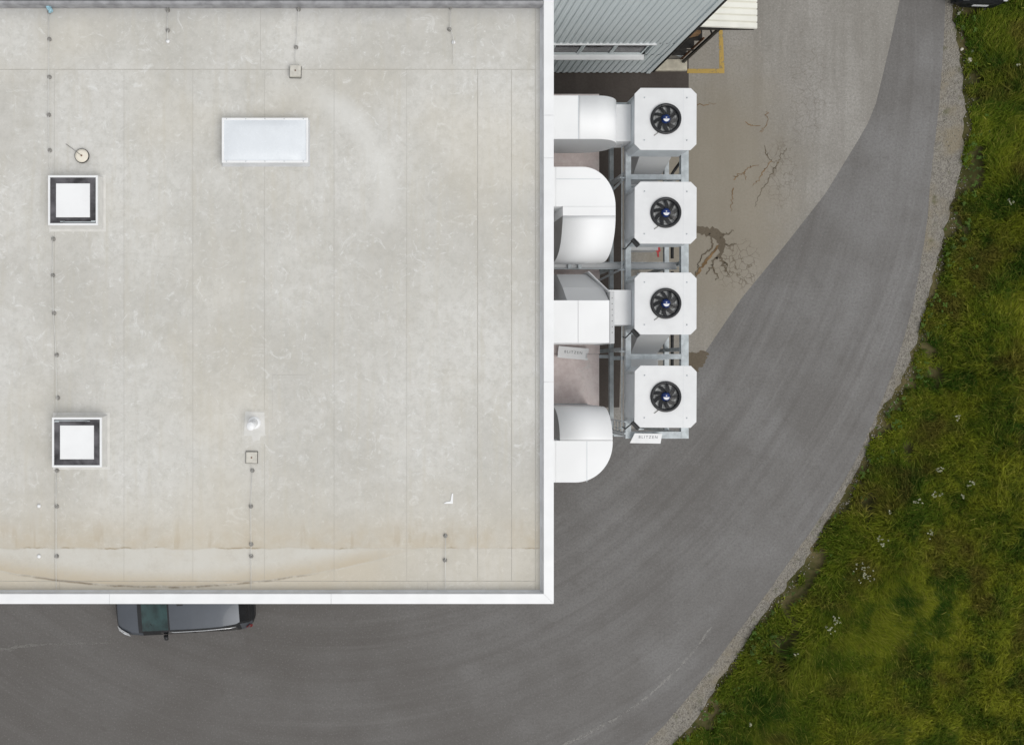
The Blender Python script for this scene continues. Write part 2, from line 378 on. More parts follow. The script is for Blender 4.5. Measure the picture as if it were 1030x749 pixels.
def annex_mat():
    t = NT('pinkish_annex_roof')
    c = t.mix(t.map(t.noise(2.2, 5, 0.7), 0.35, 0.65), lin(212, 198, 195), lin(228, 217, 214))
    c = t.mix(t.map(t.noise(8, 5, 0.75), 0.52, 0.72, 0, 0.4), c, lin(192, 174, 168))
    c = t.mix(t.map(t.noise(1.1, 4, 0.7, None, 1.0), 0.58, 0.70, 0, 0.35), c, lin(202, 205, 200))
    return t.done(c, 0.8, 0, 0.25)
M['annex'] = annex_mat()
def clad_mat():
    t = NT('grey_blue_wall_cladding'); x, y, z = t.xyz()
    c = t.mix(t.map(t.noise(0.4, 3), 0.3, 0.7), lin(206, 215, 217), lin(215, 223, 225))
    c = t.mix(t.map(t.noise(1.0, 4, 0.6, t.comb(t.math('MULTIPLY', x, 6.0), y, t.math('MULTIPLY', z, 0.5))), 0.5, 0.75, 0, 0.3), c, lin(194, 203, 206))
    return t.done(c, 0.5, 0.0, 0.4)
M['clad'] = clad_mat()

# ------------------------------------------------------------------ ground, road, verge
def interp(pts, n):
    """smooth Catmull-Rom through pixel points -> world xy on the ground"""
    p = [np.array(PXY(*q)) for q in pts]; p = [2 * p[0] - p[1]] + p + [2 * p[-1] - p[-2]]; out = []
    for i in range(1, len(p) - 2):
        for k in range(n):
            u = k / n; a, b, c, d = p[i - 1], p[i], p[i + 1], p[i + 2]
            out.append(0.5 * (2 * b + (c - a) * u + (2 * a - 5 * b + 4 * c - d) * u * u + (3 * b - a - 3 * c + d) * u ** 3))
    out.append(p[-2]); return out
EDGE = interp([(958, -420), (955, -180), (952, -60), (951, 0), (948, 60), (944, 110), (938, 165), (930, 240), (915, 320), (890, 395), (852, 478), (790, 570), (735, 645), (690, 703), (650, 747), (560, 830), (420, 930), (200, 1030), (-300, 1120)], 8)
OUTER = interp([(985, -420), (980, -180), (972, -60), (960, 0), (963, 40), (970, 100), (969, 150), (955, 215), (941, 270), (926, 325), (908, 380), (882, 420), (868, 462), (835, 520), (806, 568), (772, 613), (735, 668), (700, 722), (664, 762), (580, 845), (440, 945), (210, 1045), (-300, 1140)], 8)
g = MB(); G = 600
g.add([(-G, -G, -0.03), (G, -G, -0.03), (G, G, -0.03), (-G, G, -0.03)], [(0, 1, 2, 3)])
struct(g.build('ground', M['soil']))
def strip(name, curve, z, left, m, wob=0.0):
    mb = MB(); v = []; f = []
    for i, q in enumerate(curve):
        o = RNG.normal(0, wob) if wob else 0
        v += [(left, q[1], z), (q[0] + o, q[1] + o * 0.3, z)]
        if i: f.append((2 * i - 2, 2 * i, 2 * i + 1, 2 * i - 1))
    mb.add(v, [q[::-1] if True else q for q in f]); return struct(mb.build(name, m))
strip('gravel_verge', OUTER, -0.014, -60, M['gravel'], 0.05)
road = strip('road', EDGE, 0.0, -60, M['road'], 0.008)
yard_px = [(350, -420), (950, -420), (930, -120), (915, -40), (905, 0), (894, 50), (881, 104), (873, 124), (862, 143), (830, 195), (790, 246), (745, 301), (716, 344), (700, 368), (640, 430), (557, 450), (450, 440), (350, 300)]
yv = [(*PXY(*q), 0.004) for q in yard_px]
yard = MB().add(yv, [tuple(range(len(yv)))[::-1]]).build('yard_pavement', M['yard']); struct(yard)
dp = [(5.0, 9.55), (5.0, -1.0), (9.25, -1.0), (9.3, 3.0), (9.25, 8.9), (11.55, 8.95), (11.55, 10.16), (5.0, 10.16)]
dp = [(5.0, -1.2), (9.2, -1.2), (9.3, 3.0), (9.25, 8.75), (11.55, 8.78), (11.55, 10.6), (5.0, 10.6)]
o = MB().add([(a, b, 0.008) for a, b in dp], [tuple(range(len(dp)))]).build('dark_pavement_and_shade', M['patch_shade_asphalt']); struct(o)  # darker asphalt strip, with shade under ducts and frame painted in

def ribbon(mb, pts, w0, w1, z, jit=0.02, sub=4):
    q = []
    for i in range(len(pts) - 1):
        a = np.array(PXY(*pts[i])); b = np.array(PXY(*pts[i + 1]))
        for k in range(sub): q.append(a + (b - a) * k / sub + RNG.normal(0, jit, 2))
    q.append(np.array(PXY(*pts[-1]))); v = []; f = []; n = len(q)
    for i, p in enumerate(q):
        d = q[min(i + 1, n - 1)] - q[max(i - 1, 0)]; d = d / (np.linalg.norm(d) + 1e-9); nn = np.array((-d[1], d[0]))
        ww = (w0 + (w1 - w0) * i / (n - 1)) * RNG.uniform(0.55, 1.4) / 2
        v += [(*(p + nn * ww), z), (*(p - nn * ww), z)]
        if i: f.append((2 * i - 1, 2 * i + 1, 2 * i, 2 * i - 2)[::1])
    mb.add(v, [x[::-1] for x in f])
rust_lines = [[(771, 113), (772, 122), (768, 130), (764, 133)], [(750, 124), (757, 127), (765, 127)], [(769, 146), (771, 155), (776, 162), (783, 163), (787, 155), (791, 149)],
              [(776, 162), (770, 168), (766, 176), (762, 182), (757, 187)], [(738, 180), (741, 176), (748, 174), (750, 181)], [(748, 174), (753, 168), (763, 166)],
              [(737, 188), (736, 200), (735, 213)], [(783, 163), (778, 172), (770, 185), (764, 195), (759, 208)], [(702, 105), (720, 104)]]
for i, q in enumerate(rust_lines):
    mb = MB(); ribbon(mb, q, 0.030, 0.014, 0.0085 + i * 0.0002, 0.028, 6); mb.build('crack', M['rustcrack'] if i not in (7, 2) else M['crack'], yard)
wet_lines = [([(726, 252), (725, 259), (728, 268), (734, 277)], 0.09, 0.03, 'stain'),
             ([(714, 234), (715, 240), (716, 248)], 0.10, 0.03, 'stain'), ([(724, 240), (730, 236), (738, 232)], 0.07, 0.02, 'stain'), ([(726, 244), (733, 247), (741, 245)], 0.06, 0.02, 'stain'),
             ([(724, 255), (718, 262), (716, 268), (710, 276)], 0.09, 0.03, 'stain'), ([(726, 262), (731, 266), (729, 274)], 0.06, 0.02, 'crack'), ([(716, 268), (721, 276), (720, 282)], 0.05, 0.02, 'crack'),
             ([(723, 247), (714, 258), (707, 267), (700, 277)], 0.05, 0.10, 'rustcrack'), ([(705, 262), (701, 270), (699, 280)], 0.03, 0.02, 'crack'), ([(716, 248), (708, 256), (704, 262)], 0.04, 0.02, 'crack')]
for i, (q, a, b, m) in enumerate(wet_lines):
    mb = MB(); ribbon(mb, q, a, b, 0.0100 + i * 0.0012, 0.014 if a > 0.12 else 0.028, 6); mb.build('crack' if m != 'stain' else 'damp_streak', M[m], yard)
def blob(name, pts, z, m, parent):
    q = []
    for i in range(len(pts)):
        a = np.array(PXY(*pts[i])); b = np.array(PXY(*pts[(i + 1) % len(pts)]))
        for k in range(4): q.append((*(a + (b - a) * k / 4 + RNG.normal(0, 0.025, 2)), z))
    MB().add(q, [tuple(range(len(q)))[::-1]]).build(name, m, parent)
blob('damp_patch', [(692, 227), (708, 228), (716, 229), (723, 231), (727, 236), (729, 245), (727, 254), (724, 255), (722, 247), (719, 240), (713, 237), (704, 235), (692, 235)], 0.0088, M['stain'], yard)
blob('damp_patch', [(688, 353), (700, 355), (707, 352), (713, 356), (709, 364), (704, 371), (700, 376), (690, 378), (684, 366)], 0.0085, M['stain'], yard)
# worn white stripe on the road and yellow bay marking
mb = MB(); ribbon(mb, [(560, 752), (590, 738), (618, 723), (645, 705), (672, 682), (697, 655), (716, 630)], 0.10, 0.06, 0.005, 0.012, 5); mb.build('white_stripe', M['white_line'], road)
mb = MB(); ribbon(mb, [(0, 653), (30, 648), (70, 647), (112, 646)], 0.10, 0.05, 0.005, 0.03, 6); mb.build('white_scuff', M['faint_line'], road)
x0, y0 = PXY(691, 74); x1, y1 = PXY(728.5, 69.5)
MB().add([(x0, y0, .0125), (x1, y0, .0125), (x1, y1, .0125), (x0, y1, .0125)], [(0, 1, 2, 3)]).build('yellow_bay_line', M['yellow_line'], yard)
xa, _ = PXY(723.5, 0); _, ya = PXY(0, 30)
MB().add([(xa, y1, .0125), (x1, y1, .0125), (x1 - .06, ya, .0125), (xa - .02, ya, .0125)], [(0, 1, 2, 3)]).build('yellow_bay_line', M['yellow_line'], yard)

# ------------------------------------------------------------------ main building with flat roof
ZR, ZC = 7.75, 8.0
XE, YS = (557 - NX) * (CAM_H - ZC) / F, (NY - 607) * (CAM_H - ZC) / F       # outer coping edges
XW, YN = -15.0, 9.15
CW = 0.245                                                                    # coping width
bld = empty('flat_roof_building', ((XE + XW) / 2, (YS + YN) / 2, 0)); B0 = Vector(bld.location)
tag(bld, 'large white-edged building with a pale grey flat membrane roof', 'building')
def bpart(mb, name, m, parent=bld): return mb.build(name, m, parent, -B0 if parent is bld else (0, 0, 0))
wi = 0.06
mb = MB(); mb.box(XW, XE - wi, YS + wi, YN, 0, ZR - 0.02); bpart(mb, 'wall', M['wall_grey'])
roof = MB().box(XW, XE - CW, YS + CW, YN, ZR - 0.019, ZR).build('roof', M['seam'], bld, -B0)
def rx(px): return (px - NX) * (CAM_H - ZR) / F
def ry(py): return (NY - py) * (CAM_H - ZR) / F
gap = 0.0045
xs = [XW] + [rx(q) for q in (-160, -88, -17, 54.7, 124.7, 194, 266, 336, 409, 480.4, 514.5, 538.5)]
seamw = {9: 0.014, 10: 0.010, 11: 0.010}
ytop, ybot = ry(70), ry(584)
ns = 0
def sheet(x0, x1, y0, y1, dz):
    MB().box(x0, x1, y0, y1, ZR + 0.0005, ZR + 0.004 + dz).build('membrane_sheet', M['roof'], roof)
for i in range(len(xs) - 1):
    ga = seamw.get(i - 1, gap) if i else 0; gb = seamw.get(i, gap)
    sheet(xs[i] + ga / 2 + 0.001, xs[i + 1] - gb / 2, ybot + 0.006, ytop - 0.008, 0.001 * (i % 3))
for a, b in ((XW, rx(-20)), (rx(-20), rx(262)), (rx(262), rx(538.5))):
    sheet(a + 0.003, b - 0.003, ytop + 0.006, YN - 0.02, 0.001)
for a, b in ((XW, rx(60)), (rx(60), rx(430)), (rx(430), rx(538.5))):
    sheet(a + 0.003, b - 0.003, YS + CW + 0.02, ybot - 0.006, 0.0015)
sheet(rx(538.5) + 0.006, XE - CW - 0.02, YS + CW + 0.02, YN - 0.02, 0.002)
MB().box(rx(274), rx(308), ry(432), ry(377), ZR + 0.001, ZR + 0.0105, 0.003).build('membrane_patch', M['roof'], roof)
MB().box(rx(243), rx(272), ry(446), ry(412), ZR + 0.001, ZR + 0.0095, 0.002).build('membrane_patch', M['roof'], roof)
# upstands inside the parapet
bpart(MB().box(XE - CW - 0.012, XE - CW, YS + CW, YN, ZR + 0.004, ZC - 0.045), 'upstand', M['lead'])
bpart(MB().box(XW, XE - CW - 0.012, YS + CW, YS + CW + 0.012, ZR + 0.004, ZC - 0.045), 'upstand', M['lead'])
bpart(MB().prism([(XE - CW - 0.045, ZR + 0.0065), (XE - CW - 0.012, ZR + 0.0065), (XE - CW - 0.012, ZR + 0.05)], 'y', YS + CW + 0.012, YN), 'fillet', M['lead'])
bpart(MB().prism([(YS + CW + 0.04, ZR + 0.0065), (YS + CW + 0.012, ZR + 0.0065), (YS + CW + 0.012, ZR + 0.05)], 'x', XW, XE - CW - 0.045), 'fillet', M['lead'])
bpart(MB().box(XW, XE - CW - 0.012, YN - 0.012, YN, ZR + 0.004, ZC - 0.01), 'upstand', M['dirty_upstand'])
bpart(MB().box(XW, XE - CW - 0.012, YN + 0.0, YN + 0.075, ZC - 0.2, ZC), 'capping', M['dirty_upstand'])
bpart(MB().box(XW, XE - CW - 0.012, YN + 0.076, YN + 0.30, ZC - 0.2, ZC - 0.03), 'capping', M['dark_cap'])
# coping sections with mitred corner
def coping_e(y0, y1, mitre=False):
    a = [(XE - CW, y0 + (CW if mitre else 0)), (XE, y0), (XE, y1), (XE - CW, y1)]
    mb = MB(); mb.prism(a, 'z', ZC - 0.04, ZC); mb.box(XE - 0.004, XE + 0.001, y0 + 0.001, y1 - 0.001, ZC - 0.16, ZC - 0.04)
    bpart(mb, 'coping', M['white_coat'])
def coping_s(x0, x1, mitre=False):
    a = [(x0, YS), (x1, YS), (x1 - (CW if mitre else 0), YS + CW), (x0, YS + CW)]
    mb = MB(); mb.prism(a, 'z', ZC - 0.04, ZC); mb.box(x0 + 0.001, x1 - 0.001, YS - 0.001, YS + 0.004, ZC - 0.16, ZC - 0.04)
    bpart(mb, 'coping', M['white_coat'])
cy = lambda py: (NY - py) * (CAM_H - ZC) / F
cxx = lambda px: (px - NX) * (CAM_H - ZC) / F
e = [YS + 0.001, cy(384), cy(159), cy(116), YN + 0.30]
for i in range(4): coping_e(e[i] + (0.003 if i else 0), e[i + 1] - 0.003, i == 0)
s_ = [XW, cxx(-120), cxx(110), cxx(333), XE - 0.001]
for i in range(4): coping_s(s_[i] + 0.003, s_[i + 1] - (0.003 if i < 3 else 0.004), i == 3)

# ---- things on the roof
def hatch(px0, px1, py0, py1, label):
    zt = ZR + 0.42
    c = P((px0 + px1) / 2, (py0 + py1) / 2, zt); k = (CAM_H - zt) / F; hw = (px1 - px0) / 2 * k
    t = empty('roof_hatch', (c[0], c[1], ZR + 0.004)); tag(t, label, 'roof hatch', 'square roof hatches')
    H = 0.40
    MB().box(-hw - 0.10, hw + 0.10, -hw - 0.10, hw + 0.10, 0.0005, 0.012).build('flange', M['patch'], t)
    o = hw + 0.04; mb = MB()
    v = []
    for z, a in ((0.01, o), (H - 0.05, hw - 0.01)): v += [(-a, -a, z), (a, -a, z), (a, a, z), (-a, a, z)]
    mb.add(v, [(i, (i + 1) % 4, 4 + (i + 1) % 4, 4 + i) for i in range(4)] + [(4, 5, 6, 7)]); mb.build('curb', M['patch'], t)
    fw = 0.048
    for (a, b, c_, d) in ((-hw, hw, -hw, -hw + fw), (-hw, hw, hw - fw, hw), (-hw, -hw + fw, -hw + fw, hw - fw), (hw - fw, hw, -hw + fw, hw - fw)):
        MB().box(a, b, c_, d, H - 0.06, H, 0.004).build('frame', M['white_coat'], t)
    MB().box(-hw + fw, hw - fw, -hw + fw, hw - fw, H - 0.05, H - 0.03).build('glazing', M['dark_glass'], t)
    q = hw - 0.195
    MB().box(-q, q, -q, q, H - 0.03, H - 0.004, 0.008).build('cover_panel', M['white_coat'], t)
    for (a, b, yy) in ((-q + 0.1, -q + 0.22, -hw + fw + 0.03), (hw - fw - 0.12, hw - fw, -hw + fw + 0.045), (-q * 0.6, hw - fw - 0.02, -hw + fw + 0.02)):
        MB().box(a, b, yy, yy + 0.022, H - 0.03, H - 0.018).build('latch', M['galv'], t)
    return t
h1 = hatch(48, 98, 176.3, 226.3, 'square roof hatch with white cover, near the round cap')
h2 = hatch(52, 102, 420, 469.5, 'square roof hatch with white cover, nearer the stained southern roof edge')
h2.rotation_euler.z = math.pi
# long roof light
zt = ZR + 0.32; c = P(266.5, 141, zt); k = (CAM_H - zt) / F; hx, hy = 43.5 * k, 22.5 * k
t = tag(empty('roof_light', (c[0], c[1], ZR + 0.004)), 'long pale translucent roof light with white rim', 'roof light')
v = []
mb = MB()
for z, a in ((0.0005, 0.03), (0.27, -0.02)): v += [(-hx - a, -hy - a, z), (hx + a, -hy - a, z), (hx + a, hy + a, z), (-hx - a, hy + a, z)]
mb.add(v, [(i, (i + 1) % 4, 4 + (i + 1) % 4, 4 + i) for i in range(4)] + [(4, 5, 6, 7)]); mb.build('curb', M['lead'], t)
for (a, b, c_, d) in ((-hx, hx, -hy, -hy + .055), (-hx, hx, hy - .055, hy), (-hx, -hx + .055, -hy + .055, hy - .055), (hx - .055, hx, -hy + .055, hy - .055)):
    MB().box(a, b, c_, d, 0.271, 0.312, 0.006).build('rim', M['white_coat'], t)
nx, ny = 24, 12; v = []; f = []
for j in range(ny + 1):
    for i in range(nx + 1):
        u, w_ = i / nx * 2 - 1, j / ny * 2 - 1
        v.append((u * (hx - .055), w_ * (hy - .055), 0.295 + 0.09 * (1 - u ** 4) * (1 - w_ ** 4)))
for j in range(ny):
    for i in range(nx): a = j * (nx + 1) + i; f.append((a, a + 1, a + nx + 2, a + nx + 1))
MB().add(v, f, True).build('dome', simple('milky_dome', lin(222, 227, 232), 0.25, 0, 0.02, 3), t)
for i in range(5):
    for sgn in (-1, 1):
        xx = -hx + 0.12 + i * (2 * hx - 0.24) / 4
        MB().lathe([(0.012, 0.312), (0.012, 0.322), (0.0, 0.324)], (xx, sgn * (hy - 0.028), 0), 8).build('screw', M['galv'], t)
# round cap
c = P(82, 156.5, ZR + 0.1)
t = tag(empty('round_roof_vent', (c[0], c[1], ZR + 0.004)), 'round cream cap on the roof beside the square hatch', 'vent')
MB().lathe([(0.15, 0.0005), (0.14, 0.03), (0.13, 0.06)], n=24).build('neck', M['lead'], t)
MB().lathe([(0.178, 0.03), (0.184, 0.05), (0.18, 0.078), (0.165, 0.08)], n=32).build('band', M['dark_steel'], t)
MB().lathe([(0.166, 0.05), (0.166, 0.086), (0.1, 0.098), (0.0, 0.10)], n=32).build('cap', simple('cream_cap', lin(228, 222, 208), 0.6, 0, 0.05, 8), t)
MB().lathe([(0.022, 0.098), (0.02, 0.12), (0, 0.122)], n=10).build('knob', M['rust'], t)
MB().tube([(0.0, 0.0, 0.112), (-0.15, 0.11, 0.11), (-0.25, 0.19, 0.03), (-0.42, 0.31, 0.012)], 0.007, 6).build('tie_wire', M['holder'], t)
# vent pipe with flashing
c = P(256, 425, ZR)
t = tag(empty('vent_pipe', (c[0], c[1], ZR + 0.011)), 'white vent pipe on a pale flashing patch', 'vent')
fl = [(-0.27, -0.33), (-0.07, -0.33), (-0.05, -0.44), (0.13, -0.44), (0.16, -0.33), (0.27, -0.30), (0.25, 0.27), (-0.23, 0.28)]
MB().prism(fl, 'z', 0.0002, 0.010).build('flashing', M['patch'], t)
MB().lathe([(0.16, 0.009), (0.155, 0.04), (0.12, 0.08), (0.0, 0.085)], n=24).build('collar', M['white_coat'], t)
MB().tube([(0, 0, 0.05), (-0.01, -0.01, 0.30), (-0.05, -0.06, 0.42)], 0.10, 20).build('pipe', M['white_coat'], t)
MB().lathe([(0.105, 0.0), (0.11, 0.02), (0.09, 0.05), (0, 0.06)], (-0.05, -0.06, 0.41), n=20).build('cowl', M['white_coat'], t)
# square pads and drain
def pad(px, py, sz, label, name='square_pad', hgt=0.07):
    c = P(px, py, ZR + hgt); h = sz / 2
    t = tag(empty(name, (c[0], c[1], ZR + 0.006), R(random.uniform(-2, 2))), label, 'pad')
    MB().box(-h - 0.012, h + 0.012, -h - 0.012, h + 0.012, 0.0005, 0.022).build('base', M['dark_steel'], t)
    MB().box(-h, h, -h, h, 0.022, hgt, 0.012).build('block', M['pad'], t)
    MB().lathe([(0.018, hgt), (0.018, hgt + 0.012), (0, hgt + 0.014)], n=8).build('bolt', M['rust'], t)
pad(253, 460, 0.28, 'square beige pad with dark rim below the white vent pipe')
pad(297, 71, 0.27, 'square beige block on the roof seam above the long roof light', hgt=0.16)
# lightning conductor lines with holders
HB = MB(); HB.lathe([(0.055, 0.0005), (0.05, 0.035), (0.042, 0.045), (0, 0.046)], n=10); HB.box(-0.02, 0.02, -0.035, 0.035, 0.04, 0.075)
HBM = HB.mesh('holder')
def conductor(line, holders, label, ends=()):
    p0 = P(*line[0], ZR)
    t = tag(empty('lightning_conductor', (p0[0], p0[1], ZR + 0.0095)), label, 'conductor', 'lightning conductor wires on the roof')
    MB().tube([(rx(a) - p0[0], ry(b) - p0[1], 0.065 + random.uniform(-.006, .006)) for a, b in line], 0.0075, 6).build('wire', M['wire'], t)
    for a, b in holders:
        o = link('holder', HBM, M['holder'], t, (rx(a) - p0[0], ry(b) - p0[1], 0)); o.rotation_euler.z = random.uniform(0, 6)
    for a, b in ends:
        MB().lathe([(0.045, 0.0005), (0.05, 0.02), (0.02, 0.04), (0, 0.042)], (rx(a) - p0[0], ry(b) - p0[1], 0), 10).build('clamp', M['white_coat'], t)
conductor([(50, 4), (50, 40), (50, 78), (49.5, 116), (50.4, 152), (50.6, 172)], [(50, 12.7), (50, 40), (50, 78), (49.5, 116), (50.4, 151.5)], 'thin conductor wire from north parapet to the hatch by the round cap')
conductor([(54, 238), (53.5, 277), (54.6, 315), (57.4, 357), (58.3, 402), (58.4, 416)], [(54, 240.5), (53.5, 277), (54.6, 315), (57.4, 357), (58.5, 400)], 'thin conductor wire running between the two square hatches')
conductor([(57.7, 473), (57.4, 509), (57.4, 540), (57.4, 559), (57.4, 592)], [(57.7, 473), (57.4, 509), (57.4, 559)], 'thin conductor wire from the southern hatch to the south parapet', [(39.5, 508.5), (39.5, 559)])
conductor([(169, 4), (169, 31), (169, 42)], [(169, 11), (169, 31)], 'short conductor wire ending in the open roof at the north parapet, left of roof light', [(169, 42)])
conductor([(300.5, 3), (300.5, 10), (298, 48), (297.3, 64)], [(300.5, 10), (298, 48)], 'conductor wire from the north parapet to the square beige block')
conductor([(453, 3), (452.5, 30), (455, 36), (456, 43), (456, 66)], [(453, 8), (452, 30)], 'short conductor wire with white end clamp near the north-east roof corner', [(456, 43)])
conductor([(254, 470), (252.5, 509), (252.8, 547), (252.8, 592)], [(254, 473), (252.5, 509), (252.8, 547), (252.8, 559)], 'conductor wire from the square pad below the vent pipe to south parapet')
conductor([(448, 536), (447.6, 563), (447.6, 592)], [(448, 538.5), (447.6, 563)], 'short conductor wire near the south-east roof corner')
# white scrap and blue bit
c = P(453, 503, ZR)
mb = MB(); mb.prism([(-0.18, -0.08), (0.06, -0.08), (0.07, 0.18), (0.035, 0.17), (0.0, -0.02), (-0.1, -0.035)], 'z', 0.0, 0.014)
tag(mb.build('membrane_scrap', M['white_coat'], None, (c[0], c[1], ZR + 0.0075)), 'small white L-shaped scrap lying on the roof', 'scrap')
c = P(48.5, 6.5, ZR + 0.1)
t = tag(empty('blue_scrap', (c[0], c[1], ZR + 0.006), R(25)), 'small crumpled pale blue plastic scrap at the north parapet', 'litter')
v = []; f = []
for j in range(7):
    for i in range(9):
        rr = 0.075 * (1 - 0.3 * abs(j - 3) / 3) * (0.7 + 0.6 * random.random()); a = i * 2 * math.pi / 9
        v.append((rr * math.cos(a), (j - 3) * 0.05, 0.07 + rr * 0.8 * math.sin(a)))
for j in range(6):
    for i in range(9): f.append((j * 9 + i, j * 9 + (i + 1) % 9, (j + 1) * 9 + (i + 1) % 9, (j + 1) * 9 + i))
f += [tuple(range(9)), tuple(range(54, 63))]
MB().add(v, f).build('wrapper', simple('pale_blue_plastic', lin(150, 190, 205), 0.3, 0, 0.3, 20), t)

# ------------------------------------------------------------------ grey clad building with lean-to (north-east)
GX, GY, GH = 10.22, 10.14, 7.2
gb = empty('grey_building', (2.0, GY + 4, 0)); G0 = Vector(gb.location)
tag(gb, 'grey-blue corrugated metal building with a strip of windows', 'building')
def gpart(mb, name, m, parent=None):
    return mb.build(name, m, parent or gb, -G0 if (parent is None) else (0, 0, 0))
def corr_y(mb, x0, x1, y, z0, z1, p=0.205, d=0.024, sgn=-1):
    """trapezoid cladding in the plane y, ribs vertical, facing -Y"""
    pts = []; x = x0
    while x < x1 - 1e-4:
        for (u, dd) in ((0, 0), (0.30, 0), (0.42, d), (0.88, d), (1.0, 0)):
            xx = x + u * p
            if xx <= x1 + 1e-6 and (not pts or xx > pts[-1][0] + 1e-5): pts.append((xx, y + sgn * dd))
        x += p
    pts.append((x1, y)); v = []; f = []
    for (a, b) in pts: v += [(a, b, z0), (a, b, z1)]
    for i in range(len(pts) - 1): f.append((2 * i, 2 * i + 2, 2 * i + 3, 2 * i + 1))
    mb.add(v, f)
WX1, WZ0, WZ1 = 9.45, 1.86, 2.66
WIN = [(6.46, 7.26), (7.38, 8.28), (8.39, 9.30)]
WX0 = 3.6; WINS = [(3.65, 4.40), (4.52, 5.34), (5.46, 6.35)] + WIN
gpart(MB().box(-8, GX - 0.06, GY + 0.30, 20, 0, GH - 0.05), 'core_wall', M['wall_grey'])
mb = MB(); corr_y(mb, -8, GX - 0.14, GY, WZ1 + 0.03, GH); gpart(mb, 'upper_cladding', M['clad'])
mb = MB(); corr_y(mb, -8, GX - 0.14, GY, 0.06, WZ0 - 0.14); gpart(mb, 'lower_cladding', M['clad'])
mb = MB(); corr_y(mb, WX1 + 0.02, GX - 0.14, GY, WZ0 - 0.14, WZ1 + 0.03); gpart(mb, 'side_cladding', M['clad'])
mb = MB(); corr_y(mb, -8, WX0 - 0.02, GY, WZ0 - 0.14, WZ1 + 0.03); gpart(mb, 'side_cladding', M['clad'])
gpart(MB().box(GX - 0.14, GX, GY - 0.05, GY + 0.16, 0.06, GH), 'corner_flashing', M['clad'])
gpart(MB().box(GX - 0.06, GX - 0.003, GY + 0.16, 20, 0.0, GH), 'east_wall', M['clad'])
gpart(MB().box(WX0, WX1 + 0.08, GY - 0.062, GY + 0.12, WZ1, WZ1 + 0.035), 'window_head', M['white_lid'])
gpart(MB().box(WX1, WX1 + 0.03, GY - 0.04, GY + 0.30, WZ0 - 0.02, WZ1), 'window_jamb', M['clad'])
gpart(MB().box(WX0 - 0.03, WX0, GY - 0.04, GY + 0.30, WZ0 - 0.02, WZ1), 'window_jamb', M['clad'])
gpart(MB().box(WX0 - 0.1, WX1 - 0.02, GY - 0.20, GY - 0.031, WZ0 - 0.11, WZ0 - 0.06, 0.004), 'window_sill', M['white_lid'])
for (a, b) in WINS:
    f_ = MB(); yb = GY - 0.03
    f_.box(a - 0.055, a, yb, yb + 0.08, WZ0 - 0.06, WZ1); f_.box(b, b + 0.05, yb, yb + 0.08, WZ0 - 0.06, WZ1)
    f_.box(a, b, yb, yb + 0.08, WZ0 - 0.06, WZ0 + 0.03); f_.box(a, b, yb, yb + 0.08, WZ1 - 0.05, WZ1 - 0.001)
    wo_ = gpart(f_, 'window', M['clad'])
    MB().box(a, b, yb + 0.03, yb + 0.045, WZ0 + 0.03, WZ1 - 0.05).build('pane', M['dark_glass'], wo_)
gpart(MB().box(-8, GX + 0.1, GY - 0.12, 20.1, GH, GH + 0.06), 'roof', M['clad'])
gpart(MB().tube([(GX + 0.10, GY + 0.02, 0.1), (GX + 0.10, GY + 0.02, GH - 0.1)], 0.045, 10), 'corner_shadow_tube', M['dark_steel'])  # dark tube added, standing in for the shadow gap at the corner
# lean-to canopy on the east side
cn = tag(empty('lean_to_canopy', (11.3, 12.5, 0)), 'cream corrugated canopy on dark posts beside the grey building', 'canopy')
C0 = Vector(cn.location); CZ = 3.42
mb = MB(); pts = []; y = 10.34; p = 0.20
while y < 16:
    for (u, dd) in ((0, 0), (0.06, 0.05), (0.80, 0.05), (0.86, 0.0)): pts.append((y + u * p, dd))
    y += p
v = []; f = []
for (yy, dd) in pts: v += [(10.56, yy, CZ + 0.05 + dd), (12.33, yy, CZ - 0.12 + dd), (10.56, yy, CZ + 0.035 + dd), (12.33, yy, CZ - 0.135 + dd)]
n = len(pts)
for i in range(n - 1):
    a = 4 * i; f += [(a, a + 1, a + 5, a + 4), (a + 2, a + 6, a + 7, a + 3), (a + 1, a + 3, a + 7, a + 5), (a, a + 4, a + 6, a + 2)]
f += [(0, 2, 3, 1)]
mb.add(v, f); mb.build('canopy_sheet', M['cream'], cn, -C0)
MB().box(10.56, 12.30, 10.36, 10.42, CZ - 0.26, CZ - 0.16).build('edge_beam', M['dark_steel'], cn, -C0)
for yy in (10.42, 13.0, 15.6): MB().box(11.28, 11.36, yy, yy + 0.08, 0.0, CZ - 0.16).build('post', M['dark_steel'], cn, -C0)
MB().box(11.29, 11.35, 10.5, 15.6, CZ - 0.24, CZ - 0.17).build('beam', M['dark_steel'], cn, -C0)
for a, b in (((11.32, 10.46, 1.2), (10.4, 10.5, 1.2)), ((11.32, 10.47, 2.5), (11.32, 12.9, 1.0))): MB().bar(a, b, 0.04, 0.04).build('brace', M['dark_steel'], cn, -C0)
struct(MB().box(10.26, 11.45, 10.18, 10.55, 0.0, 0.14, 0.01).build('concrete_kerb', M['concrete']))
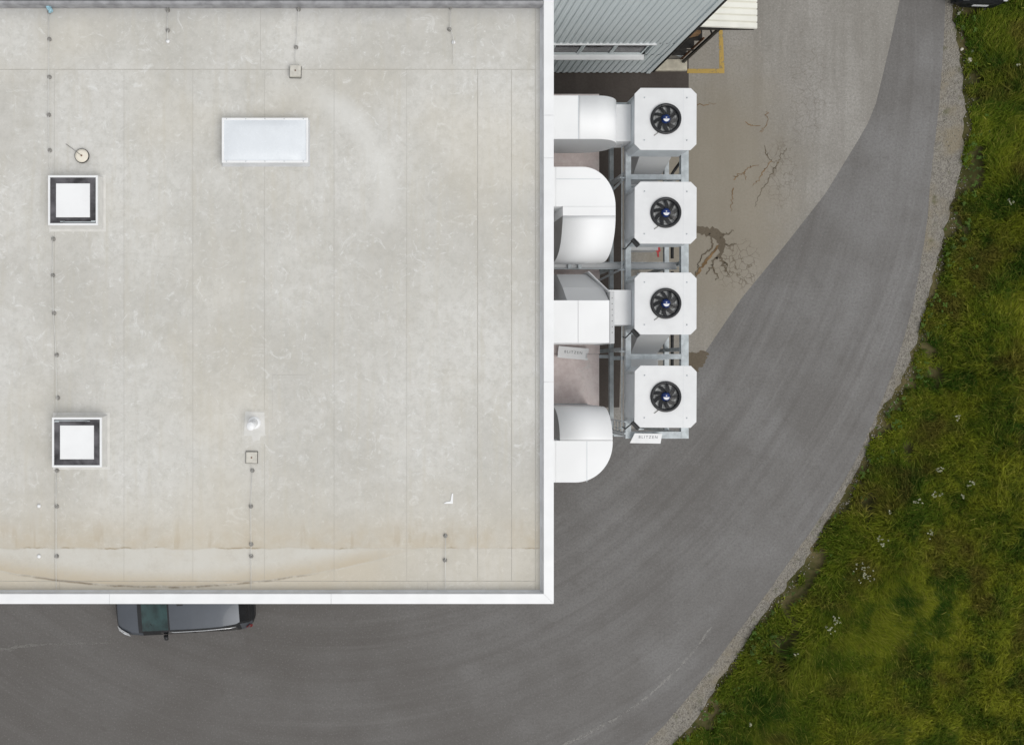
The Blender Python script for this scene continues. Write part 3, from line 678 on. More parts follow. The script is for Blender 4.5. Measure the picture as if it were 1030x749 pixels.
# storage under the canopy
t = tag(empty('storage_rack', (10.92, 11.3, 0)), 'cluttered rusty storage rack under the cream canopy', 'rack')
for x in (-0.35, 0.38):
    for y in (-0.7, 0.9): MB().box(x - 0.025, x + 0.025, y - 0.025, y + 0.025, 0.009, 1.9).build('post', M['rust'], t)
for z in (0.4, 1.05, 1.7): MB().box(-0.37, 0.40, -0.72, 0.92, z, z + 0.03).build('shelf', M['dark_steel'], t)
def item(name, mb, m, loc, rz, label, cat): return tag(mb.build(name, m, None, loc), label, cat) if rz == 0 else setrz(tag(mb.build(name, m, None, loc), label, cat), rz)
def setrz(o, a): o.rotation_euler.z = a; return o
item('cardboard_box', MB().box(-0.2, 0.2, -0.17, 0.17, 0, 0.26, 0.01), M['card'], (10.95, 10.85, 1.731), 0.2, 'brown cardboard box on the rack under the canopy', 'box')
item('pipe_offcut', MB().tube([(-0.35, 0, 0.05), (0.35, 0.1, 0.05)], 0.05, 10), M['white_coat'], (10.98, 11.3, 1.731), -0.5, 'white pipe offcut lying across the storage rack', 'pipe')
item('pipe_offcut', MB().tube([(-0.4, 0, 0.035), (0.42, 0.05, 0.035)], 0.035, 8), M['galv'], (10.85, 10.72, 0.155), -0.35, 'thin grey pipe lying near the canopy kerb', 'pipe')
mb = MB(); mb.box(-0.25, 0.25, -0.02, 0.02, 0, 0.9); mb.box(-0.25, -0.21, 0.02, 0.5, 0.84, 0.9); mb.box(0.21, 0.25, 0.02, 0.5, 0.84, 0.9)
item('yellow_frame', MB().box(-0.03, 0.03, -0.35, 0.35, 0, 1.5).box(-0.3, -0.03, -0.35, -0.29, 1.4, 1.5), M['yellow_paint'], (11.55, 11.75, 0.009), 0.1, 'yellow metal frame standing under the canopy edge', 'frame')
item('paint_can', MB().lathe([(0.0, 0), (0.13, 0), (0.13, 0.3), (0.11, 0.31), (0, 0.30)], n=16), M['hub_white'], (11.16, 11.12, 1.731), 0, 'white round can beside the cardboard box', 'can')
item('grey_bucket', MB().lathe([(0.0, 0), (0.10, 0), (0.14, 0.26), (0.125, 0.26), (0.09, 0.02), (0, 0.02)], n=16), M['galv'], (10.72, 11.2, 1.731), 0, 'grey bucket on the rack against the grey wall', 'bucket')
item('timber_offcut', MB().box(-0.55, 0.55, -0.06, 0.06, 0, 0.05), M['card'], (10.98, 11.5, 1.731), 0.9, 'brown timber offcut lying on the storage rack', 'timber')
item('dark_crate', MB().box(-0.22, 0.22, -0.16, 0.16, 0, 0.2).box(-0.22, 0.22, -0.16, -0.14, 0.2, 0.26), M['dark_steel'], (10.95, 11.8, 1.731), 0.1, 'dark crate at the far end of the storage rack', 'crate')
item('rusty_drum', MB().lathe([(0, 0), (0.26, 0), (0.26, 0.28), (0.27, 0.3), (0.26, 0.32), (0.26, 0.6), (0.24, 0.6), (0.24, 0.57), (0, 0.57)], n=20), M['rust'], (10.95, 12.75, 0.009), 0, 'rusty drum half hidden under the canopy', 'drum')

# ------------------------------------------------------------------ annex roof beside the wall
AX, AH = 7.78, 2.60
an = tag(empty('annex', (6.4, 3.4, 0)), 'low annex with pinkish flat roof beneath the silver ducts', 'building'); A0 = Vector(an.location)
MB().box(XE - 0.05, AX - 0.03, -2.1, 8.58, 0, AH - 0.04).build('wall', M['wall_grey'], an, -A0)
for a, b, e_ in ((-2.15, 0.55, 0.0), (0.56, 3.1, 0.02), (3.11, 5.9, 0.0), (5.91, 8.6, 0.0)):
    MB().box(XE - 0.05, AX + e_, a, b, AH - 0.04, AH, 0.004).build('roof_panel', M['annex'], an, -A0)

# ------------------------------------------------------------------ ducts
def arc(cx, cy, rx_, ry_, a0, a1, n):
    return [(cx + rx_ * math.cos(R(a0 + (a1 - a0) * i / n)), cy + ry_ * math.sin(R(a0 + (a1 - a0) * i / n))) for i in range(n + 1)]
DT = 5.3
XI = XE - 0.06
# duct running straight out, northern
t = tag(empty('air_duct', (6.4, 7.1, 3.6)), 'silver duct running straight out to the northernmost fan unit', 'duct', 'silver ducts along the wall'); D0 = Vector(t.location)
ya, yb = 6.50, 7.71
def prof(x0, x1):
    pts = [(x0, DT)]
    if x1 > 7.0: pts += [(6.5, DT), (6.85, DT), (6.93, DT)] + arc(6.95, 4.6, 0.72, 0.70, 90, 0, 12) + arc(6.95, 4.45, 0.72, 0.70, 0, -70, 8) + [(6.9, 3.72), (x0, 3.72)]
    else: pts += [(x1, DT), (x1, 3.72), (x0, 3.72)]
    return pts
MB().prism(prof(XI, 6.43), 'y', ya, yb).build('duct_section', M['alu'], t, -D0)
MB().prism(prof(6.437, 7.6), 'y', ya, yb, True).build('elbow', M['alu'], t, -D0)
MB().prism(prof(XI, 7.6), 'y', ya - 0.007, ya - 0.002).build('side_shade_plate', M['alu_dull'], t, -D0)  # dull plate added so the south side reads as shaded
for xx in (6.43,): MB().box(xx - 0.006, xx + 0.012, ya - 0.003, yb + 0.003, 3.715, DT + 0.003).build('seam', M['cab'], t, -D0)
MB().box(7.62, 8.13, 6.62, 7.68, 3.85, 4.58).build('connector', M['white_lid'], t, -D0)
MB().box(7.50, 7.685, ya - 0.012, yb + 0.012, 4.38, 4.43).build('flange', M['galv'], t, -D0)
for xx in (5.6, 6.2, 6.8): MB().tube([(xx, 6.9, 3.73), (xx, 6.9, 2.61)], 0.03, 8).build('support', M['galv'], t, -D0)
# straight duct, southern
t = tag(empty('air_duct', (6.4, 1.6, 3.6)), 'silver duct with sloping grey hood running out to the third fan unit', 'duct', 'silver ducts along the wall'); D0 = Vector(t.location)
ya, yb = 0.81, 2.0
MB().box(XI, 6.42, ya, yb, 3.72, DT, 0.006).build('duct_section', M['alu'], t, -D0)
MB().box(6.428, 7.30, ya, yb, 3.72, DT, 0.006).build('duct_section', M['alu'], t, -D0)
MB().box(7.31, 7.44, ya - 0.015, yb + 0.25, 3.7, DT + 0.005, 0.01).build('flange', M['alu_dull'], t, -D0)
hood = [(yb + 0.002, 5.28), (2.40, 4.85), (2.86, 4.05), (2.90, 3.5), (yb + 0.002, 3.5)]
v = []; mb = MB()
xl = [6.12, 6.10, 6.12, 6.15, 6.12]; xr = [7.29, 7.25, 6.98, 6.9, 7.29]
v = [(xl[i], hood[i][0], hood[i][1]) for i in range(5)] + [(xr[i], hood[i][0], hood[i][1]) for i in range(5)]
mb.add(v, [(0, 1, 2, 3, 4)] + [(i, 5 + i, 5 + (i + 1) % 5, (i + 1) % 5) for i in range(5)] + [(9, 8, 7, 6, 5)]); mb.build('hood', M['alu_dull'], t, -D0)
mb = MB(); mb.add([(7.30, 2.27, 5.2), (7.30, 2.27, 3.6), (7.0, 2.92, 3.6), (7.0, 2.92, 4.2), (7.33, 2.27, 5.2), (7.33, 2.27, 3.6), (7.03, 2.94, 3.6), (7.03, 2.94, 4.2)],
    [(0, 1, 2, 3), (7, 6, 5, 4), (0, 3, 7, 4), (3, 2, 6, 7), (0, 4, 5, 1), (1, 5, 6, 2)]); mb.build('cheek_plate', M['white_lid'], t, -D0)
for i in range(7): MB().lathe([(0.012, 0), (0.012, 0.01), (0, 0.012)], (7.375, 1.1 + i * 0.16, DT + 0.005), 6).build('bolt', M['dark_steel'], t, -D0)
MB().box(7.45, 8.13, 1.35, 2.35, 3.85, 4.62).build('connector', M['white_lid'], t, -D0)
MB().tube([(5.9, 2.55, AH), (5.9, 2.55, 4.0), (5.9, 2.2, 4.4)], 0.07, 10).build('standpipe', M['brick_red'], t, -D0)
# curved ducts that sweep round and drop onto the annex
def swept(sgn, y_out, y_in, x_arc, x_r, x_l, rad_y, y_fl, R_, label, seams):
    yc = (y_out + y_in) / 2
    t = tag(empty('air_duct', (6.5, yc, AH)), label, 'duct', 'silver ducts along the wall'); D0 = Vector(t.location)
    DB = DT - 1.08
    cyy = y_out - sgn * rad_y
    a = arc(x_arc, cyy, x_r - x_arc, sgn * rad_y, 90, 0, 18)
    MB().prism([(XI, y_out), (5.80, y_out), (5.80, y_in), (XI, y_in)], 'z', DB, DT).build('duct_section', M['alu'], t, -D0)
    pl = [(5.808, y_out)] + a + [(x_r, y_in - sgn * 0.0), (5.808, y_in)]
    if sgn * (cyy - y_in) < 0: pl = [(5.808, y_out)] + a + [(x_r, cyy), (x_r, y_in), (5.808, y_in)]
    MB().prism(pl, 'z', DB, DT, True).build('elbow', M['alu'], t, -D0)
    g2 = sgn * 0.008
    MB().box(x_l, x_r, y_in - g2, y_fl + g2, DB, DT, 0.0).build('duct_section', M['alu'], t, -D0)
    pr = []
    ye = y_fl - sgn * R_
    for i in range(17):
        b = R(90 * i / 16); pr.append((y_fl - sgn * R_ * math.sin(b), DT - R_ + R_ * math.cos(b)))
    pr += [(ye, AH + 0.002), (y_fl - sgn * 0.12, AH + 0.002), (y_fl - sgn * 0.12, DB), (y_fl, DB)]
    MB().prism(pr, 'x', x_l, x_r, True).build('drop_elbow', M['alu'], t, -D0)
    MB().prism(pr, 'x', x_l - 0.006, x_l - 0.002).build('side_shade_plate', M['shade_metal'], t, -D0)  # dark plate added to paint shade on the west side
    MB().box(x_l - 0.02, x_r + 0.02, ye - 0.02 if sgn > 0 else ye - 0.04, ye + 0.04 if sgn > 0 else ye + 0.02, AH + 0.003, AH + 0.07).build('flange', M['galv'], t, -D0)
    for yy in seams[0]: MB().box(5.81, x_r - (0.02 if abs(yy) < abs(y_out) - 0.8 else 0.42), yy - 0.007, yy + 0.007, DT + 0.0005, DT + 0.005).build('seam', M['cab'], t, -D0)
    for xx in seams[1]: MB().box(xx - 0.007, xx + 0.007, min(y_out, y_in) + 0.01, max(y_out, y_in) - 0.01, DT + 0.0008, DT + 0.005).build('seam', M['cab'], t, -D0)
    for zz in (3.0, 3.7): MB().box(x_l - 0.006, x_r + 0.006, ye - 0.006, ye + 0.006, zz, zz + 0.03).build('seam', M['alu_dull'], t, -D0)
    return t
swept(1, 5.72, 4.62, 6.55, 7.47, 6.0, 1.10, 4.35, 1.15, 'large silver duct curving round and dropping between the two straight ducts', ((5.38,), ()))
swept(-1, -3.08, -1.92, 6.35, 7.39, 5.92, 1.10, -1.90, 0.90, 'southernmost silver duct curving round and dropping onto the annex', ((), (6.67,)))

# ------------------------------------------------------------------ steel frame carrying the fan units
UX = (669.6 - NX) * 25 / F; UYS = [(NY - q) * 25 / F for q in (119.7, 213.9, 305.2, 398.8)]
sf = tag(empty('steel_frame', (9.05, 3.0, 0)), 'galvanised two-tier steel frame carrying the four fan units', 'steel frame'); F0 = Vector(sf.location)
def fp(name, mb, m='galv'): return mb.build(name, M[m], sf, -F0)
Y0, Y1 = -1.95, 7.80
fp('beam', MB().box(9.77, 9.99, Y0, Y1, 3.90, 4.06)); fp('beam', MB().box(8.14, 8.30, Y0, Y1, 3.90, 4.06))
fp('cross_beam', MB().box(8.302, 9.768, Y0, Y0 + 0.2, 3.89, 4.055)); fp('cross_beam', MB().box(8.302, 9.768, Y1 - 0.2, Y1, 3.89, 4.055))
for py in (178, 358.5):
    yy = (NY - py) * (CAM_H - 4.05) / F; fp('cross_beam', MB().box(8.302, 9.768, yy - 0.075, yy + 0.075, 3.91, 4.05))
fp('beam', MB().box(9.84, 9.98, Y0, Y1, 2.36, 2.5)); fp('beam', MB().box(8.14, 8.26, Y0, Y1, 2.36, 2.5))
for py in (105, 267, 360, 437):
    yy = (NY - py) * (CAM_H - 2.5) / F; fp('cross_beam', MB().box(8.262, 9.838, yy - 0.06, yy + 0.06, 2.37, 2.49))
for x in (8.15, 9.86):
    for y in (Y0 + 0.05, 0.62, 3.18, 5.8, Y1 - 0.17):
        fp('post', MB().box(x, x + 0.11, y, y + 0.11, 0.013, 2.36)); fp('post', MB().box(x, x + 0.11, y, y + 0.11, 2.5, 3.9))
        fp('base_plate', MB().box(x - 0.06, x + 0.17, y - 0.06, y + 0.17, 0.0085, 0.013))
# channel beam tying the frame back to the building
yb = 3.16
for dy in (-0.10, 0.085): fp('tie_beam', MB().box(XI, 9.80, yb + dy, yb + dy + 0.018, 3.50, 3.68))
fp('tie_web', MB().box(XI, 9.80, yb - 0.08, yb + 0.083, 3.58, 3.592), 'alu_dull')
for x in (6.55, 6.85): fp('stub', MB().box(x, x + 0.10, yb - 0.08, yb + 0.08, 3.594, 3.69))
fp('tie_beam', MB().box(AX, 8.14, 0.43, 0.53, 2.3, 2.4))
for x, y0, y1, z in ((7.97, -1.7, 7.7, 4.25),): fp('handrail', MB().tube([(x, y0, z), (x, y1, z)], 0.016, 6))
for y in (-1.65, 0.6, 3.0, 5.7, 7.6): fp('handrail_post', MB().tube([(7.97, y, 3.6), (7.97, y, 4.25)], 0.016, 6)); fp('bracket', MB().box(7.96, 8.14, y - 0.02, y + 0.02, 3.98, 4.02))
for y, y2 in ((5.05, 5.75), (2.75, 3.1)): fp('diagonal_brace', MB().bar((7.6, y, 2.6), (8.2, y2, 3.95), 0.06, 0.06))
fp('pipe', MB().tube([(10.15, -1.2, 2.3), (10.15, 3.1, 2.3), (10.15, 3.15, 2.3)], 0.05, 10), 'black_rubber')
fp('pipe', MB().tube([(10.15, 3.55, 2.3), (10.15, 6.2, 2.3), (10.25, 6.35, 2.3), (10.25, 6.55, 3.0)], 0.05, 10), 'black_rubber')
# access ladder
t = tag(empty('ladder', (8.05, -1.62, 0)), 'galvanised ladder at the southern end of the steel frame', 'ladder')
for y in (-0.17, 0.17): MB().box(-0.02, 0.02, y - 0.02, y + 0.02, 0.002, 4.3).build('rail', M['galv'], t)
for i in range(14): MB().tube([(0, -0.15, 0.25 + i * 0.29), (0, 0.15, 0.25 + i * 0.29)], 0.016, 8).build('rung', M['galv'], t)

# plenum ducts slung below the pairs of units
def plenum(yn, ys, label):
    """yn: centre of the northern unit, ys: centre of the southern unit of the pair"""
    t = tag(empty('plenum_duct', (8.95, (yn + ys) / 2, 2.5)), label, 'duct', 'grey ducts slung under the fan units'); D0 = Vector(t.location)
    a, b = yn - 0.82, ys + 1.00
    pr = [(yn + 0.8, 3.87), (a + 0.02, 3.87), (b + 0.22, 3.05), (b + 0.22, 2.62), (yn + 0.8, 2.62)]
    x0, x1 = 8.60, 9.55
    v = [(x0, *q) for q in pr] + [(x1 - (0.16 if i in (2, 3) else 0), *q) for i, q in enumerate(pr)]
    MB().add(v, [(4, 3, 2, 1, 0)] + [((i + 1) % 5, 5 + (i + 1) % 5, 5 + i, i)[::-1] for i in range(5)] + [(5, 6, 7, 8, 9)]).build('hood', M['alu_dull'], t, -D0)
    MB().box(x0, x1 - 0.12, ys - 0.8, b + 0.214, 2.62, 3.10, 0.01).build('duct_section', M['white_lid'], t, -D0)
    MB().box(x0 - 0.01, x1 - 0.1, b + 0.10, b + 0.15, 2.6, 3.12).build('flange', M['galv'], t, -D0)
plenum(UYS[0], UYS[1], 'grey plenum duct seen in the gap below the northernmost fan unit')
plenum(UYS[2], UYS[3], 'grey plenum duct seen in the gap above the southernmost fan unit')

# ------------------------------------------------------------------ fan units
def fan_unit():
    t = empty('fan_unit', (0, 0, 0))
    hw, ct = 0.875, 0.165; zl = 0.93                       # lid half width, corner cut, lid height above frame
    # cabinet: panels with corner posts
    c = hw - 0.035
    MB().prism([(c - .13, -c), (c, -c + .13), (c, c - .13), (c - .13, c), (-c + .13, c), (-c, c - .13), (-c, -c + .13), (-c + .13, -c)], 'z', 0.0, zl - 0.045).build('cabinet', M['cab'], t)
    for (a, b) in ((-c - 0.012, -c), (c, c + 0.012)):
        for y in (-c + 0.14, c - 0.21): MB().box(a, b, y, y + 0.07, 0.01, zl - 0.06).build('corner_trim', M['galv'], t)
    # lid with round fan opening
    ro = 0.405; oct_ = [(hw - ct, -hw), (hw, -hw + ct), (hw, hw - ct), (hw - ct, hw), (-hw + ct, hw), (-hw, hw - ct), (-hw, -hw + ct), (-hw + ct, -hw)]
    angs = sorted(set([math.atan2(p[1], p[0]) for p in oct_] + [math.pi * 2 * k / 56 - math.pi for k in range(56)]))
    def hit(a):
        dx, dy = math.cos(a), math.sin(a); s = 1e9
        for (nx_, ny_, d) in ((1, 0, hw), (-1, 0, hw), (0, 1, hw), (0, -1, hw)) + tuple((i / math.sqrt(2), j / math.sqrt(2), (2 * hw - ct) / math.sqrt(2)) for i in (-1, 1) for j in (-1, 1)):
            q = dx * nx_ + dy * ny_
            if q > 1e-6: s = min(s, d / q)
        return (dx * s, dy * s)
    v = []; f = []; n = len(angs)
    for a in angs:
        o = hit(a); i_ = (ro * math.cos(a), ro * math.sin(a)); k = 0.994
        v += [(*o, zl - 0.04), (*o, zl - 0.004), (o[0] * k, o[1] * k, zl), (*i_, zl), (*i_, zl - 0.04)]
    for i in range(n):
        j = (i + 1) % n
        for q in range(4): f.append((5 * i + q, 5 * j + q, 5 * j + q + 1, 5 * i + q + 1))
    lid = MB().add(v, f).build('lid', M['white_lid'], t)
    for (x, y) in ((-0.60, 0.60), (0.60, 0.60), (-0.60, -0.60), (0.60, -0.60)):
        MB().lathe([(0.022, zl), (0.02, zl + 0.012), (0, zl + 0.014)], (x, y, 0), 8).build('screw', M['galv'], lid)
    MB().box(0.495, 0.499, -hw + 0.01, hw - 0.01, zl, zl + 0.0015).build('fold_line', M['cab'], lid)
    # fan
    MB().lathe([(0.35, zl - 0.035), (0.352, zl + 0.02), (0.372, zl + 0.055), (0.425, zl + 0.06), (0.436, zl + 0.03), (0.436, zl + 0.001)], n=48).build('fan_ring', M['black'], t)
    MB().lathe([(0.40, zl - 0.043), (0.30, zl - 0.043), (0.0, zl - 0.0425)], n=40).build('guide_plate', M['fan_inner'], t)
    for k in range(9):
        a0 = 2 * math.pi * k / 9 + 0.2; v = []; f = []; m_ = 6
        for i in range(m_ + 1):
            r = 0.07 + (0.348 - 0.07) * i / m_; sw = a0 + 0.42 * (i / m_) ** 1.3; wd = 0.070 + 0.055 * math.sin(math.pi * i / m_ * 0.8)
            for s in (-1, 1):
                an_ = sw + s * wd / r * 0.5 * (0.9 if i else 0.6)
                z = zl + 0.004 + s * 0.014
                v.append((r * math.cos(an_), r * math.sin(an_), z))
        for i in range(m_): f.append((2 * i, 2 * i + 1, 2 * i + 3, 2 * i + 2))
        MB().add(v, f, True).build('fan_blade', M['black'], t)
    g_ = MB()                                              # guard wires
    for r in (0.16, 0.23, 0.30): g_.tube([(r * math.cos(2 * math.pi * k / 36), r * math.sin(2 * math.pi * k / 36), zl + 0.055) for k in range(37)], 0.0035, 4, False)
    for k in range(4):
        a = k * math.pi / 2 + 0.35; g_.tube([(0.09 * math.cos(a), 0.09 * math.sin(a), zl + 0.055), (0.41 * math.cos(a), 0.41 * math.sin(a), zl + 0.055)], 0.009, 5)
    g_.build('guard', M['black'], t)
    hub = MB().lathe([(0.13, zl - 0.035), (0.13, zl + 0.02), (0.10, zl + 0.05), (0.10, zl + 0.06), (0.0, zl + 0.066)], n=28).build('hub', M['hub_blue'], t)
    seg = [(0.088 * math.cos(R(188 + 164 * i / 14)), 0.088 * math.sin(R(188 + 164 * i / 14))) for i in range(15)]
    MB().prism(seg, 'z', zl + 0.067, zl + 0.069).build('hub_print', M['hub_white'], hub)
    MB().prism([(-0.012, 0.012), (0.012, 0.012), (0.02, 0.04), (-0.02, 0.04)], 'z', zl + 0.067, zl + 0.069).build('hub_print', M['hub_white'], hub)
    MB().tube([(-0.20, -0.37, zl + 0.02), (-0.25, -0.42, zl + 0.012), (-0.31, -0.46, zl + 0.012), (-0.33, -0.47, zl - 0.01)], 0.011, 6).build('cable', M['holder'], t)
    return t
proto = fan_unit()
labs = ['northernmost white fan unit, closest to the grey corrugated building', 'second white fan unit from the grey building, beside the large curved duct',
        'third white fan unit from the grey building, beside the duct with sloping hood', 'southernmost white fan unit, above the small white sign and ladder']
JB = MB(); JB.add([(-0.13, -0.05, 0), (0.13, -0.05, 0), (0.13, 0.05, 0), (-0.13, 0.05, 0), (-0.13, -0.05, 0.1), (0.13, -0.05, 0.1), (0.13, 0.05, 0.1), (-0.13, 0.05, 0.1)],
    [(3, 2, 1, 0), (4, 5, 6, 7), (0, 1, 5, 4), (1, 2, 6, 5), (2, 3, 7, 6), (3, 0, 4, 7)])
JBM = JB.mesh('isolator_box')
for i, yy in enumerate(UYS):
    u = proto if i == 0 else copy_tree(proto)
    u.location = (UX, yy, 4.065); u.rotation_euler.z = R(random.uniform(-0.4, 0.4)); tag(u, labs[i], 'fan unit', 'white fan units on the steel frame')
    for ch in u.children:
        if ch.name.startswith('fan_blade'): ch.rotation_euler.z = i * 0.27 + 0.05
        elif ch.name.startswith('guard'): ch.rotation_euler.z = i * 0.4
    if i:
        o = link('isolator_box', JBM, M['black'], u, (-0.80, -0.83, 0.72)); o.rotation_euler.z = R(-48)
        MB().tube([(-0.85, -0.75, 0.72), (-0.97, -0.95, 0.4), (-0.95, -0.9, 0.0)], 0.02, 6).build('cable', M['black'], u)

# small white signs
def sign(loc, rz, tilt, wd, hg, text, label, notch):
    t = tag(empty('sign_plate', loc, rz), label, 'sign'); t.rotation_euler.x = tilt
    pts = [(-wd / 2, -hg / 2), (wd / 2, -hg / 2), (wd / 2, hg / 2), (-wd / 2, hg / 2)]
    if notch: pts = [(-wd / 2, -hg / 2), (wd / 2, -hg / 2), (wd / 2, -hg * 0.32), (wd / 2 - 0.08, -hg * 0.32), (wd / 2 - 0.08, hg * 0.1), (wd / 2, hg * 0.1), (wd / 2, hg / 2), (-wd / 2, hg / 2)]
    else: pts = [(-wd / 2 - 0.11, -hg / 2), (wd / 2 - 0.02, -hg / 2), (wd / 2, hg / 2), (-wd / 2, hg / 2)]
    MB().prism(pts, 'z', -0.03, 0.0).build('plate', M['white_lid'], t)
    cu = bpy.data.curves.new('sign_text', 'FONT'); cu.body = text; cu.size = 0.115; cu.align_x = 'CENTER'; cu.align_y = 'CENTER'; cu.space_character = 1.35; cu.extrude = 0.001
    tmp = bpy.data.objects.new('tmp', cu); COL.objects.link(tmp); dg = bpy.context.evaluated_depsgraph_get(); dg.update()
    me = bpy.data.meshes.new_from_object(tmp.evaluated_get(dg)); bpy.data.objects.remove(tmp); me.materials.clear()
    link('lettering', me, M['ink'], t, (0.0, 0.02 if notch else 0.04, 0.0025))
    return t
M['ink'] = simple('dark_print', lin(120, 122, 126), 0.6, 0, 0.1, 8)
c = P(576.5, 355, AH + 0.2)
t = sign((c[0], c[1], AH + 0.21), R(-5), R(4), 0.93, 0.36, 'BLITZEN', 'white lettered plate lying on the pinkish annex roof', True)
MB().box(-0.44, 0.44, -0.15, 0.15, -0.205, -0.031).build('stand', M['alu_dull'], t)
c = P(651.8, 440.8, 4.2)
t = sign((c[0], c[1], 4.2), R(-1), R(14), 0.80, 0.30, 'BLITZEN', 'white lettered plate hung on the southern end beam of the steel frame', False)
MB().box(-0.3, -0.25, 0.05, 0.12, -0.14, -0.031).build('bracket', M['galv'], t); MB().box(0.25, 0.3, 0.05, 0.12, -0.14, -0.031).build('bracket', M['galv'], t)
# red spray mark
MB().prism([(-0.07, 0.16), (0.05, 0.18), (0.08, 0.05), (0.02, 0.0), (0.03, -0.16), (-0.03, -0.15), (-0.04, 0.0), (-0.10, 0.06)], 'z', 0, 0.002).build('red_paint_mark', simple('red_spray_paint', lin(168, 60, 62), 0.8, 0, 0.3, 12), yard, (*PXY(662, 254), 0.0125))

# ------------------------------------------------------------------ cars
def car_paint(name, col):
    t = NT(name); t.b.inputs['Coat Weight'].default_value = 0.25; t.b.inputs['Coat Roughness'].default_value = 0.06
    c = t.mix(t.map(t.noise(1.4, 4, 0.6), 0.3, 0.7, 0, 0.3), col, tuple(k * 1.3 for k in col))
    return t.done(c, 0.42, 0.35)
M['wind'] = simple('tinted_windscreen', lin(40, 64, 64), 0.08, 0, 0.45, 2.2)
M['carglass'] = simple('dark_car_glass', (0.012, 0.013, 0.015), 0.08, 0, 0.2, 2)
M['chrome'] = simple('bright_trim', (0.75, 0.76, 0.78), 0.25, 0.8, 0.04, 5)
M['lamp'] = simple('lamp_lens', (0.62, 0.64, 0.66), 0.15, 0.2, 0.1, 9)
M['tail'] = simple('red_lens', (0.18, 0.012, 0.012), 0.2, 0, 0.1, 9)
M['tyre'] = simple('tyre_rubber', (0.014, 0.014, 0.014), 0.8, 0, 0.2, 9)
M['rim'] = simple('alloy_rim', (0.45, 0.46, 0.47), 0.35, 0.8, 0.1, 9)
ST = [  # x, half width, belt z, top z, half width at top
    (2.29, .56, .56, .60, .40), (2.22, .70, .68, .74, .54), (2.08, .80, .76, .84, .62), (1.82, .87, .82, .93, .68), (1.50, .895, .88, 1.00, .72), (1.36, .90, .92, 1.04, .72),
    (1.10, .90, .94, 1.22, .675), (.70, .90, .96, 1.45, .62), (.40, .90, .97, 1.57, .585), (.34, .90, .97, 1.585, .583), (.12, .90, .97, 1.615, .575), (-.32, .90, .98, 1.645, .58), (-.42, .90, .98, 1.648, .58),
    (-.95, .90, .99, 1.64, .575), (-1.20, .90, 1.0, 1.63, .57), (-1.30, .90, 1.0, 1.625, .57), (-1.78, .885, 1.0, 1.59, .52), (-1.90, .87, 1.0, 1.555, .47), (-2.02, .85, .99, 1.38, .50), (-2.14, .82, .97, 1.05, .56),
    (-2.22, .77, .72, .80, .56), (-2.29, .62, .60, .66, .48)]
